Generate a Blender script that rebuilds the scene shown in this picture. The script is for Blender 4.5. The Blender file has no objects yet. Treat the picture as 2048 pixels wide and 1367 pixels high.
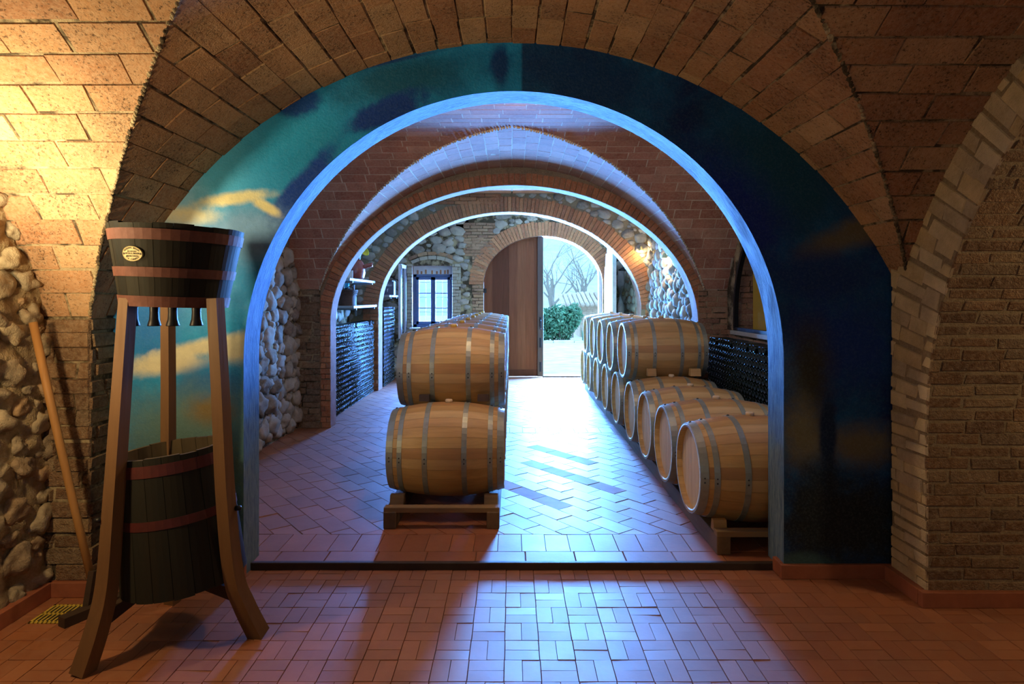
import bpy, bmesh, math, random
from math import sin, cos, pi, sqrt, radians, acos, atan2, hypot
from mathutils import Vector, Matrix, noise

random.seed(7)
SC = bpy.context.scene
COL = SC.collection
F = 1250.0
EYE = 1.64
ZF = -0.04          # level of the front floor; the cellar floor behind the step is z = 0


def srgb(r, g, b):
    def f(c):
        c /= 255.0
        return c / 12.92 if c <= 0.04045 else ((c + 0.055) / 1.055) ** 2.4
    return (f(r), f(g), f(b), 1.0)


# ------------------------------------------------------------------ materials
class NT:
    def __init__(self, name):
        self.m = bpy.data.materials.new(name)
        self.m.use_nodes = True
        self.t = self.m.node_tree
        self.b = self.t.nodes['Principled BSDF']
        self.out = self.t.nodes['Material Output']

    def n(self, typ, **kw):
        nd = self.t.nodes.new(typ)
        for k, v in kw.items():
            setattr(nd, k, v)
        return nd

    def link(self, a, b):
        self.t.links.new(a, b)

    def setin(self, sock, v):
        if isinstance(v, bpy.types.NodeSocket):
            self.link(v, sock)
        else:
            sock.default_value = v

    def math(self, op, a, b=None, c=None):
        nd = self.n('ShaderNodeMath', operation=op)
        self.setin(nd.inputs[0], a)
        if b is not None:
            self.setin(nd.inputs[1], b)
        if c is not None:
            self.setin(nd.inputs[2], c)
        return nd.outputs[0]

    def mix(self, fac, a, b, mode='MIX'):
        nd = self.n('ShaderNodeMix', data_type='RGBA', blend_type=mode)
        self.setin(nd.inputs[0], fac)
        self.setin(nd.inputs[6], a)
        self.setin(nd.inputs[7], b)
        return nd.outputs[2]

    def noise(self, scale, detail=3, rough=0.55, coord=None, dist=0.0):
        nd = self.n('ShaderNodeTexNoise')
        nd.inputs['Scale'].default_value = scale
        nd.inputs['Detail'].default_value = detail
        nd.inputs['Roughness'].default_value = rough
        nd.inputs['Distortion'].default_value = dist
        if coord is not None:
            self.link(coord, nd.inputs['Vector'])
        return nd.outputs['Fac']

    def ramp(self, fac, stops):
        nd = self.n('ShaderNodeValToRGB')
        el = nd.color_ramp.elements
        while len(el) < len(stops):
            el.new(0.5)
        for e, (p, c) in zip(el, stops):
            e.position = p
            e.color = c if len(c) == 4 else (*c, 1)
        self.link(fac, nd.inputs[0])
        return nd.outputs[0]

    def rng(self, v, a, b, c, d, smooth=False):
        nd = self.n('ShaderNodeMapRange')
        if smooth:
            nd.interpolation_type = 'SMOOTHSTEP'
        self.setin(nd.inputs[0], v)
        for i, x in enumerate((a, b, c, d)):
            self.setin(nd.inputs[1 + i], x)
        return nd.outputs[0]

    def pos(self):
        return self.n('ShaderNodeNewGeometry').outputs['Position']

    def obj(self):
        return self.n('ShaderNodeTexCoord').outputs['Object']

    def tint(self):
        nd = self.n('ShaderNodeAttribute', attribute_name='tint')
        s = self.n('ShaderNodeSeparateColor')
        self.link(nd.outputs['Color'], s.inputs[0])
        return s.outputs[0], s.outputs[1]

    def bump(self, h, strength=0.5, dist=0.01):
        nd = self.n('ShaderNodeBump')
        nd.inputs['Strength'].default_value = strength
        nd.inputs['Distance'].default_value = dist
        self.link(h, nd.inputs['Height'])
        self.link(nd.outputs[0], self.b.inputs['Normal'])

    def fin(self, color=None, rough=0.8, metal=0.0, spec=None):
        if color is not None:
            self.setin(self.b.inputs['Base Color'], color)
        self.setin(self.b.inputs['Roughness'], rough)
        self.b.inputs['Metallic'].default_value = metal
        if spec is not None:
            self.b.inputs['Specular IOR Level'].default_value = spec
        return self.m


def earthy(name, cols, nscale=6, speck=40, bump=0.6, dist=0.012, rough=0.9, dirt=None, spec=0.25, pits=0.0):
    """masonry: one colour per piece from the tint attribute, mottled by noise"""
    t = NT(name)
    p = t.pos()
    r, g = t.tint()
    k = len(cols)
    c = t.ramp(r, [((i + 0.5) / k, cols[i]) for i in range(k)])
    n1 = t.noise(nscale, 4, 0.6, p)
    n2 = t.noise(speck, 4, 0.7, p)
    c = t.mix(t.rng(n1, 0.3, 0.7, 0.0, 0.55), c, t.mix(0.65, c, (0.02, 0.013, 0.008, 1)))
    c = t.mix(t.rng(n2, 0.35, 0.7, 0.35, -0.1), c, t.mix(0.5, c, (0.75, 0.62, 0.42, 1)))
    if pits:
        pn = t.noise(75, 3, 0.75, p)
        c = t.mix(t.rng(t.math('ADD', pn, t.math('MULTIPLY', n1, 0.25)), 0.68, 0.80, 0, pits), c, (0.03, 0.018, 0.01, 1))
    if dirt:
        n3 = t.noise(5.0, 4, 0.7, p)
        c = t.mix(t.rng(n3, 0.44, 0.56, 0, 0.9), c, dirt)
    h = t.math('ADD', t.math('MULTIPLY', n2, 0.6), t.math('MULTIPLY', t.noise(speck * 3, 2, 0.6, p), 0.3))
    t.bump(h, bump, dist)
    return t.fin(c, rough, spec=spec)


def wood(name, cols, axis=0, rough=0.55, scale=1.0, bump=0.3, spec=0.4):
    t = NT(name)
    p = t.obj()
    mp = t.n('ShaderNodeMapping')
    s = [22 * scale] * 3
    s[axis] = 1.6 * scale
    mp.inputs['Scale'].default_value = s
    t.link(p, mp.inputs[0])
    r, g = t.tint()
    off = t.n('ShaderNodeCombineXYZ')
    t.link(t.math('MULTIPLY', r, 37.0), off.inputs[0])
    t.link(t.math('MULTIPLY', r, 11.0), off.inputs[1])
    va = t.n('ShaderNodeVectorMath', operation='ADD')
    t.link(mp.outputs[0], va.inputs[0])
    t.link(off.outputs[0], va.inputs[1])
    n = t.noise(1.0, 4, 0.6, va.outputs[0], 0.4)
    c = t.ramp(r, [((i + 0.5) / len(cols), cols[i]) for i in range(len(cols))])
    c = t.mix(t.rng(n, 0.3, 0.72, 0.0, 0.5), c, t.mix(0.6, c, (0.03, 0.015, 0.006, 1)))
    t.bump(n, bump, 0.004)
    return t.fin(c, t.rng(n, 0.2, 0.8, rough - 0.08, rough + 0.12), spec=spec)


def plain(name, col, rough=0.6, metal=0.0, nscale=25, var=0.35, bump=0.15, spec=None, dist=0.004):
    t = NT(name)
    n = t.noise(nscale, 4, 0.6, t.obj())
    dark = tuple(x * 0.45 for x in col[:3]) + (1,)
    c = t.mix(t.rng(n, 0.3, 0.75, 0, var), col, dark)
    t.bump(n, bump, dist)
    return t.fin(c, t.rng(n, 0.2, 0.8, max(0, rough - 0.07), min(1, rough + 0.1)), metal, spec)


M = {}
M['vault'] = earthy('vault_brick', [srgb(170, 126, 88), srgb(184, 140, 98), srgb(154, 108, 76), srgb(190, 154, 112), srgb(166, 116, 80)], 4, 46, 0.6, 0.013, pits=0.8)
M['vault2'] = earthy('vault_brick_red', [srgb(172, 110, 86), srgb(182, 124, 98), srgb(158, 98, 76), srgb(188, 136, 110)], 5, 45, 0.4, 0.006)
M['mortar'] = earthy('lime_mortar', [srgb(166, 148, 112), srgb(176, 158, 122)], 8, 60, 0.9, 0.015, dirt=(.035, .022, .012, 1))
M['mortar_pale'] = earthy('pale_mortar', [srgb(196, 176, 148), srgb(206, 188, 160)], 8, 60, 0.6, 0.008)
M['mortar_dark'] = earthy('old_mortar', [srgb(138, 120, 92), srgb(150, 132, 102)], 8, 60, 0.9, 0.015)
M['pier'] = earthy('pier_brick', [srgb(122, 92, 66), srgb(138, 106, 76), srgb(106, 78, 58), srgb(150, 124, 92), srgb(122, 100, 78)], 9, 40, 1.0, 0.03)
M['voussoir_lit'] = earthy('lamplit_voussoir', [srgb(216, 194, 150), srgb(202, 176, 128), srgb(226, 208, 170), srgb(190, 170, 138)], 9, 50, 0.8, 0.018)  # lamplight on the bay-side face is put into these paler colours
M['ring'] = earthy('arch_brick', [srgb(184, 116, 74), srgb(170, 102, 66), srgb(194, 130, 84), srgb(160, 98, 66)], 9, 50, 0.5, 0.01)
M['wallbrick'] = earthy('wall_brick', [srgb(170, 126, 92), srgb(150, 104, 76), srgb(184, 146, 112), srgb(140, 100, 78)], 8, 50, 0.7, 0.012)
M['stone'] = earthy('cobble', [srgb(165, 150, 122), srgb(146, 132, 108), srgb(178, 162, 130), srgb(130, 116, 96), srgb(170, 140, 104)], 7, 40, 0.7, 0.016)
M['stone_grey'] = earthy('grey_cobble', [srgb(178, 172, 160), srgb(150, 146, 140), srgb(190, 180, 164), srgb(132, 124, 116)], 7, 40, 0.6, 0.012)
M['plaster_tan'] = earthy('tan_plaster', [srgb(160, 140, 104), srgb(170, 150, 112)], 5, 40, 0.9, 0.02)
M['plaster_pink'] = earthy('pink_ceiling', [srgb(205, 150, 125), srgb(212, 160, 135)], 3, 30, 0.2, 0.004)
M['lime'] = earthy('limewash', [srgb(168, 132, 128), srgb(180, 144, 138)], 7, 40, 0.8, 0.012)
M['terracotta'] = plain('terracotta_skirting', srgb(160, 96, 68), 0.5, 0, 14, 0.5)


def tile_mat(name, cols, rough, spec):
    t = NT(name)
    p = t.pos()
    r, g = t.tint()
    c = t.ramp(r, [((i + 0.5) / len(cols), cols[i]) for i in range(len(cols))])
    n1 = t.noise(3.0, 5, 0.65, p)
    n2 = t.noise(22, 4, 0.65, p)
    c = t.mix(t.rng(n1, 0.35, 0.7, 0, 0.45), c, t.mix(0.5, c, (0.06, 0.02, 0.01, 1)))
    c = t.mix(t.rng(n2, 0.4, 0.75, 0, 0.3), c, t.mix(0.5, c, (0.5, 0.3, 0.18, 1)))
    t.bump(t.noise(14, 4, 0.6, p), 0.25, 0.004)
    ro = t.math('ADD', t.math('ADD', t.rng(n2, 0.25, 0.75, rough - 0.07, rough + 0.07), t.rng(n1, 0.3, 0.7, -0.05, 0.06)), t.rng(g, 0, 1, -0.05, 0.07))
    t.b.inputs['Coat Weight'].default_value = 0.6
    t.b.inputs['Coat Roughness'].default_value = 0.5
    t.b.inputs['Coat IOR'].default_value = 1.6
    return t.fin(c, ro, spec=spec)


TILE = [srgb(148, 84, 42), srgb(158, 92, 46), srgb(138, 76, 38), srgb(164, 98, 52), srgb(144, 84, 44)]
M['tile'] = tile_mat('cotto_tile', TILE, 0.62, 0.55)
M['tile'].node_tree.nodes['Principled BSDF'].inputs['Coat Weight'].default_value = 0.35
M['tile_front'] = tile_mat('cotto_tile_small', TILE, 0.60, 1.0)
M['tile_worn'] = tile_mat('worn_matt_tile', TILE, 0.85, 0.5)
M['tile_worn'].node_tree.nodes['Principled BSDF'].inputs['Coat Weight'].default_value = 0.1
M['grout'] = earthy('grout', [srgb(110, 70, 46), srgb(98, 62, 42)], 8, 60, 0.5, 0.004)
M['stave'] = wood('oak_stave', [srgb(208, 172, 108), srgb(192, 152, 92), srgb(216, 182, 122), srgb(178, 134, 82), srgb(210, 174, 114)], 0, 0.5)
M['head'] = wood('oak_head', [srgb(240, 222, 196), srgb(232, 212, 184), srgb(242, 226, 202)], 2, 0.55)
M['hoop'] = plain('galvanised_hoop', srgb(160, 166, 152), 0.45, 0.5, 18, 0.4, 0.1)
M['rivet'] = plain('rivet', srgb(60, 62, 64), 0.5, 0.8)
M['bung'] = plain('bung', srgb(222, 196, 150), 0.5)
M['bung_yellow'] = plain('yellow_bung', srgb(226, 188, 84), 0.45)
M['rack'] = wood('rack_timber', [srgb(120, 96, 66), srgb(134, 106, 72), srgb(106, 84, 60)], 1, 0.75)
M['rackx'] = wood('rack_crossbar', [srgb(150, 122, 82), srgb(138, 110, 74)], 0, 0.75)
M['chock'] = wood('pine_chock', [srgb(205, 165, 105), srgb(190, 150, 95)], 0, 0.7)
M['tubdark'] = wood('black_green_stave', [srgb(34, 36, 31), srgb(42, 43, 36), srgb(28, 30, 27)], 2, 0.72, 0.8, 0.5, 0.15)
M['tubwood'] = wood('old_wood_inside', [srgb(84, 72, 50), srgb(98, 84, 58), srgb(72, 62, 44)], 2, 0.85, 0.8, 0.6)
M['redhoop'] = plain('red_brown_hoop', srgb(100, 56, 43), 0.75, 0.0, 30, 0.5)
M['darkredhoop'] = plain('faded_red_hoop', srgb(84, 30, 26), 0.6, 0.2, 20, 0.6)
M['legwood'] = wood('leg_wood', [srgb(108, 78, 48), srgb(118, 86, 54)], 2, 0.6, 0.8)
M['ironblack'] = plain('black_iron', srgb(30, 30, 32), 0.45, 0.5)
M['brass'] = plain('brass_plate', srgb(200, 184, 128), 0.6, 0.0, 60, 0.25)
M['ink'] = plain('dark_ink', srgb(52, 42, 16), 0.7)
M['polewood'] = wood('pole_wood', [srgb(170, 124, 70), srgb(160, 114, 64)], 2, 0.6)
M['darkwood'] = wood('dark_wood', [srgb(58, 44, 32), srgb(70, 52, 38)], 0, 0.65)
M['stepwood'] = plain('step_edge', srgb(60, 44, 32), 0.6, 0, 12, 0.6)
M['drain'] = plain('yellow_drain', srgb(206, 176, 70), 0.5)
M['black'] = plain('pit', (0.004, 0.004, 0.004, 1), 0.9)
M['doorwood'] = wood('door_wood', [srgb(124, 72, 48), srgb(108, 62, 44), srgb(132, 80, 54), srgb(96, 54, 38)], 2, 0.8, 1.0, 1.0, 0.15)
M['doortrim'] = wood('door_trim', [srgb(92, 70, 60), srgb(80, 62, 54)], 2, 0.6, 0.6)
M['windowwood'] = plain('window_frame_paint', srgb(86, 104, 140), 0.5)
M['whitepaint'] = plain('white_paint', srgb(215, 218, 222), 0.5, 0, 12, 0.2)
M['greyboard'] = plain('grey_shelf', srgb(150, 150, 150), 0.45, 0, 12, 0.3)
M['framesteel'] = plain('black_steel', srgb(20, 20, 22), 0.4, 0.4)
M['yellowwall'] = plain('yellow_paint', srgb(206, 176, 70), 0.8, 0, 4, 0.2)
M['redwall'] = plain('reddish_paint', srgb(130, 76, 56), 0.8, 0, 4, 0.2)
M['sillstone'] = plain('sill_stone', srgb(180, 170, 150), 0.7)
M['ceramic_red'] = plain('red_glaze', srgb(150, 74, 60), 0.25, 0, 8, 0.3)
M['ceramic_blue'] = plain('dark_blue_glaze', srgb(18, 36, 58), 0.5, 0, 8, 0.2)
M['ceramic_yellow'] = plain('yellow_glaze', srgb(224, 204, 40), 0.3, 0, 8, 0.15)
M['paper'] = plain('white_card', srgb(225, 215, 205), 0.8, 0, 8, 0.05)
M['boxwood'] = wood('box_wood', [srgb(120, 74, 50), srgb(110, 68, 46)], 1, 0.6)
M['wicker'] = plain('wicker', srgb(84, 52, 36), 0.7, 0, 40, 0.6, 0.8)
M['cyan'] = plain('cyan_cap', srgb(60, 180, 205), 0.35, 0, 8, 0.1)
M['crate'] = plain('dark_crate', srgb(58, 56, 66), 0.6)
M['crate_light'] = plain('slate_crate', srgb(84, 86, 104), 0.6)
M['lettering'] = plain('white_lettering', srgb(225, 225, 230), 0.6, 0, 8, 0.0)
M['weathered'] = plain('weathered_white', srgb(205, 205, 200), 0.8, 0, 12, 0.5, 0.6)
M['gravel'] = earthy('pale_gravel', [srgb(246, 238, 225), srgb(240, 232, 220)], 2, 20, 0.4, 0.02)
M['leaf'] = earthy('bush_leaf', [srgb(46, 120, 92), srgb(70, 146, 112), srgb(36, 100, 82), srgb(96, 160, 126)], 3, 20, 0.1, 0.002, 0.5)
M['bark'] = plain('bark', srgb(140, 130, 122), 0.9, 0, 12, 0.3)
M['shedwall'] = earthy('shed_brick', [srgb(200, 170, 150), srgb(186, 150, 130), srgb(210, 186, 170)], 6, 20, 0.4, 0.01)
M['shedtile'] = earthy('shed_roof_tile', [srgb(205, 180, 165), srgb(216, 196, 180), srgb(190, 160, 145)], 6, 20, 0.4, 0.01)
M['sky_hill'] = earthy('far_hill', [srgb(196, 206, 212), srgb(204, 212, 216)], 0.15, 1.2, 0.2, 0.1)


def glass_mat(name, col, rough=0.05):
    t = NT(name)
    t.b.inputs['Base Color'].default_value = col
    t.b.inputs['Roughness'].default_value = rough
    t.b.inputs['Specular IOR Level'].default_value = 0.5
    return t.m


M['bottle'] = glass_mat('dark_green_bottle_glass', (0.006, 0.014, 0.012, 1), 0.16)
t = NT('window_glass')
tr_ = t.n('ShaderNodeBsdfTransparent')
tr_.inputs[0].default_value = (.93, .97, 1, 1)
gl_ = t.n('ShaderNodeBsdfGlossy')
gl_.inputs['Roughness'].default_value = 0.02
ms_ = t.n('ShaderNodeMixShader')
ms_.inputs[0].default_value = 0.06
t.link(tr_.outputs[0], ms_.inputs[1])
t.link(gl_.outputs[0], ms_.inputs[2])
t.link(ms_.outputs[0], t.out.inputs[0])
M['glass'] = t.m
t = NT('lamp_bulb')
t.b.inputs['Base Color'].default_value = (1, 0.9, 0.7, 1)
t.b.inputs['Emission Color'].default_value = (1, 0.82, 0.5, 1)
t.b.inputs['Emission Strength'].default_value = 30
M['bulb'] = t.m


# mural: painted plaster, positions given on the wall plane
YM = 3.76
def mx(px):
    return (px - 1024) * YM / F
def mz(py):
    return EYE - (py - 596) * YM / F


def mural():
    t = NT('mural_paint')
    p = t.pos()
    sp = t.n('ShaderNodeSeparateXYZ')
    t.link(p, sp.inputs[0])
    X, Z = sp.outputs[0], sp.outputs[2]
    n1 = t.noise(3.2, 6, 0.65, p)
    n2 = t.noise(16, 6, 0.7, p)
    n3 = t.noise(70, 3, 0.7, p)
    wob = t.math('ADD', t.math('MULTIPLY', t.math('SUBTRACT', n1, 0.5), 1.5), t.math('MULTIPLY', t.math('SUBTRACT', n2, 0.5), 0.9))
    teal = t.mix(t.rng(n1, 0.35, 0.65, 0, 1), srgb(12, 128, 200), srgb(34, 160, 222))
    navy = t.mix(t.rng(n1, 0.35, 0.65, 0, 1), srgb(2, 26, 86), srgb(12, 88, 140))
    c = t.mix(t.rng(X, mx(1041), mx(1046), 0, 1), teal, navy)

    def blob(cx, cy, rx, ry, col, ang=0, soft=0.35, k=0.8, amt=1.0):
        nonlocal c
        a = radians(ang)
        x0, z0, ax, az = mx(cx), mz(cy), rx * YM / F, ry * YM / F
        dx = t.math('SUBTRACT', X, x0)
        dz = t.math('SUBTRACT', Z, z0)
        u = t.math('ADD', t.math('MULTIPLY', dx, cos(a) / ax), t.math('MULTIPLY', dz, sin(a) / ax))
        v = t.math('ADD', t.math('MULTIPLY', dx, -sin(a) / az), t.math('MULTIPLY', dz, cos(a) / az))
        d = t.math('SQRT', t.math('ADD', t.math('MULTIPLY', u, u), t.math('MULTIPLY', v, v)))
        d = t.math('ADD', d, t.math('MULTIPLY', wob, k))
        m = t.rng(d, 1 - soft, 1 + soft, amt, 0.0, True)
        c = t.mix(m, c, col)

    blob(420, 330, 150, 130, srgb(80, 184, 232), 40, 0.7)
    blob(600, 300, 120, 90, srgb(24, 142, 190), 30, 0.7)
    blob(800, 160, 150, 45, srgb(8, 88, 124), 10, 0.7)
    blob(340, 400, 60, 70, srgb(130, 196, 236), 50, 0.6)
    blob(598, 205, 44, 26, srgb(12, 72, 150), 15, 0.35, 1.1)
    blob(778, 222, 84, 26, srgb(6, 56, 140), 22, 0.4, 1.1)
    blob(720, 135, 150, 5, srgb(6, 56, 120), 12, 0.6, 0.3)
    blob(1000, 132, 18, 40, srgb(4, 62, 130), 0, 0.5, 0.9)
    blob(585, 400, 26, 130, srgb(8, 60, 150), -38, 0.3, 0.5)
    blob(470, 470, 95, 55, srgb(124, 170, 215), 10, 0.6)
    blob(470, 396, 70, 13, srgb(236, 226, 170), 8, 0.5, 0.7)
    blob(530, 412, 32, 10, srgb(236, 224, 165), -30, 0.5, 0.6)
    blob(375, 432, 55, 16, srgb(226, 222, 180), 0, 0.6, 0.9)
    blob(360, 560, 110, 90, srgb(84, 160, 220), 0, 0.8)
    blob(300, 640, 60, 70, srgb(40, 120, 200), 0, 0.7)
    blob(420, 690, 110, 16, srgb(218, 214, 180), 12, 0.5, 0.7)
    blob(330, 728, 75, 22, srgb(220, 216, 182), 6, 0.5, 0.7)
    blob(470, 700, 50, 26, srgb(212, 208, 176), 0, 0.6, 0.8)
    blob(420, 775, 90, 42, srgb(34, 110, 180), 12, 0.6)
    blob(370, 850, 140, 70, srgb(96, 134, 136), 0, 0.8)
    blob(420, 820, 40, 26, srgb(128, 112, 72), 0, 0.7)
    blob(380, 960, 150, 80, srgb(76, 108, 106), 0, 0.8)
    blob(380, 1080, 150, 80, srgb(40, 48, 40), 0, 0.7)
    blob(495, 900, 14, 230, srgb(92, 142, 156), 0, 0.5)
    blob(1180, 160, 130, 40, srgb(6, 58, 110), -12, 0.6)
    blob(1560, 330, 150, 90, srgb(8, 70, 96), -50, 0.7)
    blob(1470, 420, 70, 120, srgb(6, 40, 130), 35, 0.7)
    blob(1700, 470, 95, 28, srgb(112, 100, 58), 22, 0.6, 0.8, 0.8)
    blob(1660, 560, 120, 55, srgb(10, 50, 110), 0, 0.6)
    blob(1680, 690, 100, 80, srgb(10, 54, 130), 0, 0.7)
    blob(1620, 740, 40, 80, srgb(52, 54, 44), 0, 0.8)
    blob(1610, 870, 45, 60, srgb(96, 92, 72), 0, 0.7)
    blob(1715, 890, 70, 40, srgb(104, 100, 80), 0, 0.7)
    blob(1656, 870, 18, 70, srgb(10, 38, 72), 0, 0.3, 0.5)
    blob(1650, 985, 50, 70, srgb(12, 40, 66), 0, 0.5)
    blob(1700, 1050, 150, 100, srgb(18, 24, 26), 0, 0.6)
    blob(1600, 1130, 70, 22, srgb(52, 82, 84), 0, 0.5)
    c = t.mix(t.rng(n2, 0.35, 0.7, 0, 0.3), c, t.mix(0.5, c, (0.01, 0.04, 0.06, 1)))
    c = t.mix(t.rng(n3, 0.45, 0.75, 0, 0.3), c, t.mix(0.3, c, t.mix(0.5, c, (0.5, 0.7, 0.75, 1))))
    t.bump(t.math('ADD', n2, t.math('MULTIPLY', n3, 0.5)), 0.5, 0.012)
    return t.fin(c, 0.75, spec=0.3)


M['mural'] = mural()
t = NT('blue_intrados')
p = t.pos()
mp = t.n('ShaderNodeMapping')
mp.inputs['Scale'].default_value = (6, 30, 3)
t.link(p, mp.inputs[0])
n = t.noise(3.0, 6, 0.7, mp.outputs[0], 0.3)
n2 = t.noise(5, 5, 0.6, p)
sp = t.n('ShaderNodeSeparateXYZ')
t.link(p, sp.inputs[0])
c = t.mix(t.rng(n, 0.35, 0.65, 0, 1), srgb(26, 88, 178), srgb(90, 160, 226))
c = t.mix(t.rng(t.math('ADD', sp.outputs[2], t.math('MULTIPLY', n2, 0.8)), 0.9, 1.5, 0.75, 0), c, t.mix(t.rng(n, 0.3, 0.7, 0, 1), srgb(60, 92, 100), srgb(150, 166, 160)))
t.bump(n, 0.8, 0.015)
M['intrados'] = t.fin(c, 0.7, spec=0.3)


# ------------------------------------------------------------------ mesh builder
class MB:
    def __init__(self):
        self.v, self.f, self.mi, self.t, self.sm = [], [], [], [], []

    def add(self, verts, faces, mi=0, tint=None, smooth=False):
        b = len(self.v)
        if tint is None:
            tint = (random.random(), random.random())
        self.v.extend(tuple(x) for x in verts)
        self.t.extend([tint] * len(verts))
        for f in faces:
            self.f.append(tuple(i + b for i in f))
            self.mi.append(mi)
            self.sm.append(smooth)
        return self

    def box(self, x0, y0, z0, x1, y1, z1, mi=0, tint=None):
        vs = [(x0, y0, z0), (x1, y0, z0), (x1, y1, z0), (x0, y1, z0), (x0, y0, z1), (x1, y0, z1), (x1, y1, z1), (x0, y1, z1)]
        return self.add(vs, [(0, 3, 2, 1), (4, 5, 6, 7), (0, 1, 5, 4), (1, 2, 6, 5), (2, 3, 7, 6), (3, 0, 4, 7)], mi, tint)

    def bbox(self, x0, y0, z0, x1, y1, z1, b=0.006, mi=0, tint=None, jit=0.0):
        """bevelled box"""
        vs, fs = [], []
        c = ((x0 + x1) / 2, (y0 + y1) / 2, (z0 + z1) / 2)
        h = (abs(x1 - x0) / 2, abs(y1 - y0) / 2, abs(z1 - z0) / 2)
        b = min(b, *[q * 0.45 for q in h])
        bm = bmesh.new()
        bmesh.ops.create_cube(bm, size=2)
        for v in bm.verts:
            v.co = Vector((v.co.x * h[0], v.co.y * h[1], v.co.z * h[2]))
        bmesh.ops.bevel(bm, geom=list(bm.edges), offset=b, segments=2, affect='EDGES', profile=0.5)
        bm.verts.index_update()
        vs = [(v.co.x + c[0], v.co.y + c[1], v.co.z + c[2]) for v in bm.verts]
        fs = [[v.index for v in f.verts] for f in bm.faces]
        bm.free()
        return self.add(vs, fs, mi, tint)

    def lathe(self, prof, n=32, axis='z', c=(0, 0, 0), mi=0, tint=None, smooth=True, capa=False, capb=False, a0=0.0, a1=2 * pi):
        """prof: list of (r, h)"""
        full = abs(a1 - a0 - 2 * pi) < 1e-6
        m = n if full else n + 1
        vs, fs = [], []
        for r, h in prof:
            for i in range(m):
                a = a0 + (a1 - a0) * i / n
                p = (r * cos(a), r * sin(a), h)
                if axis == 'x':
                    p = (p[2], p[0], p[1])
                elif axis == 'y':
                    p = (p[1], p[2], p[0])
                vs.append((p[0] + c[0], p[1] + c[1], p[2] + c[2]))
        for j in range(len(prof) - 1):
            for i in range(n):
                i2 = (i + 1) % m
                fs.append((j * m + i, j * m + i2, (j + 1) * m + i2, (j + 1) * m + i))
        if capa:
            fs.append(tuple(reversed(range(m))))
        if capb:
            fs.append(tuple((len(prof) - 1) * m + i for i in range(m)))
        return self.add(vs, fs, mi, tint, smooth)

    def tube(self, pts, rad, n=8, mi=0, tint=None, flat=None, cap=True, up=None):
        """tube along pts; rad scalar or list; flat=(w,h) gives a rectangular section"""
        pts = [Vector(p) for p in pts]
        vs, fs = [], []
        ref = Vector(up) if up else Vector((0, 0, 1))
        m = 4 if flat else n
        for i, p in enumerate(pts):
            d = (pts[min(i + 1, len(pts) - 1)] - pts[max(i - 1, 0)]).normalized()
            s = d.cross(ref)
            if s.length < 1e-3:
                s = d.cross(Vector((0, 1, 0)))
            s.normalize()
            w = s.cross(d).normalized()
            if flat:
                k = rad[i] if isinstance(rad, (list, tuple)) else rad
                for a, b in ((-1, -1), (1, -1), (1, 1), (-1, 1)):
                    vs.append(p + s * (a * flat[0] * k / 2) + w * (b * flat[1] * k / 2))
            else:
                r = rad[i] if isinstance(rad, (list, tuple)) else rad
                for k in range(n):
                    a = 2 * pi * k / n
                    vs.append(p + s * (r * cos(a)) + w * (r * sin(a)))
        for j in range(len(pts) - 1):
            for k in range(m):
                k2 = (k + 1) % m
                fs.append((j * m + k, j * m + k2, (j + 1) * m + k2, (j + 1) * m + k))
        if cap:
            fs.append(tuple(reversed(range(m))))
            fs.append(tuple((len(pts) - 1) * m + k for k in range(m)))
        return self.add(vs, fs, mi, tint, not flat)

    def build(self, name, mats, parent=None, kind=None, loc=None):
        me = bpy.data.meshes.new(name)
        me.from_pydata(self.v, [], self.f)
        if not isinstance(mats, (list, tuple)):
            mats = [mats]
        for m in mats:
            me.materials.append(M[m] if isinstance(m, str) else m)
        me.polygons.foreach_set('material_index', self.mi)
        me.polygons.foreach_set('use_smooth', self.sm)
        at = me.attributes.new('tint', 'FLOAT_COLOR', 'POINT')
        flat = []
        for a, b in self.t:
            flat.extend((a, b, 0.0, 1.0))
        at.data.foreach_set('color', flat)
        me.update()
        o = bpy.data.objects.new(name, me)
        COL.objects.link(o)
        if parent:
            o.parent = parent
        if kind:
            o['kind'] = kind
        if loc:
            o.location = loc
        return o


def thing(name, label, cat, loc=(0, 0, 0), rot=(0, 0, 0), group=None):
    o = bpy.data.objects.new(name, None)
    COL.objects.link(o)
    o.location = loc
    o.rotation_euler = rot
    o['label'] = label
    o['category'] = cat
    if group:
        o['group'] = group
    return o


def tag(o, label, cat, group=None, kind=None):
    o['label'] = label
    o['category'] = cat
    if group:
        o['group'] = group
    if kind:
        o['kind'] = kind
    return o


def dup(root, loc, label=None, rot=None, group=None):
    r = root.copy()
    COL.objects.link(r)
    r.location = loc
    if rot:
        r.rotation_euler = rot
    if label:
        r['label'] = label
    if group:
        r['group'] = group
    for ch in list(root.children):
        c = ch.copy()
        COL.objects.link(c)
        c.parent = r
        for g in list(ch.children):
            d = g.copy()
            COL.objects.link(d)
            d.parent = c
    return r


# ------------------------------------------------------------------ masonry
INNER = Vector((0, 2.0, 1.3))     # a point in the open room: bricks stand proud towards it


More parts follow.
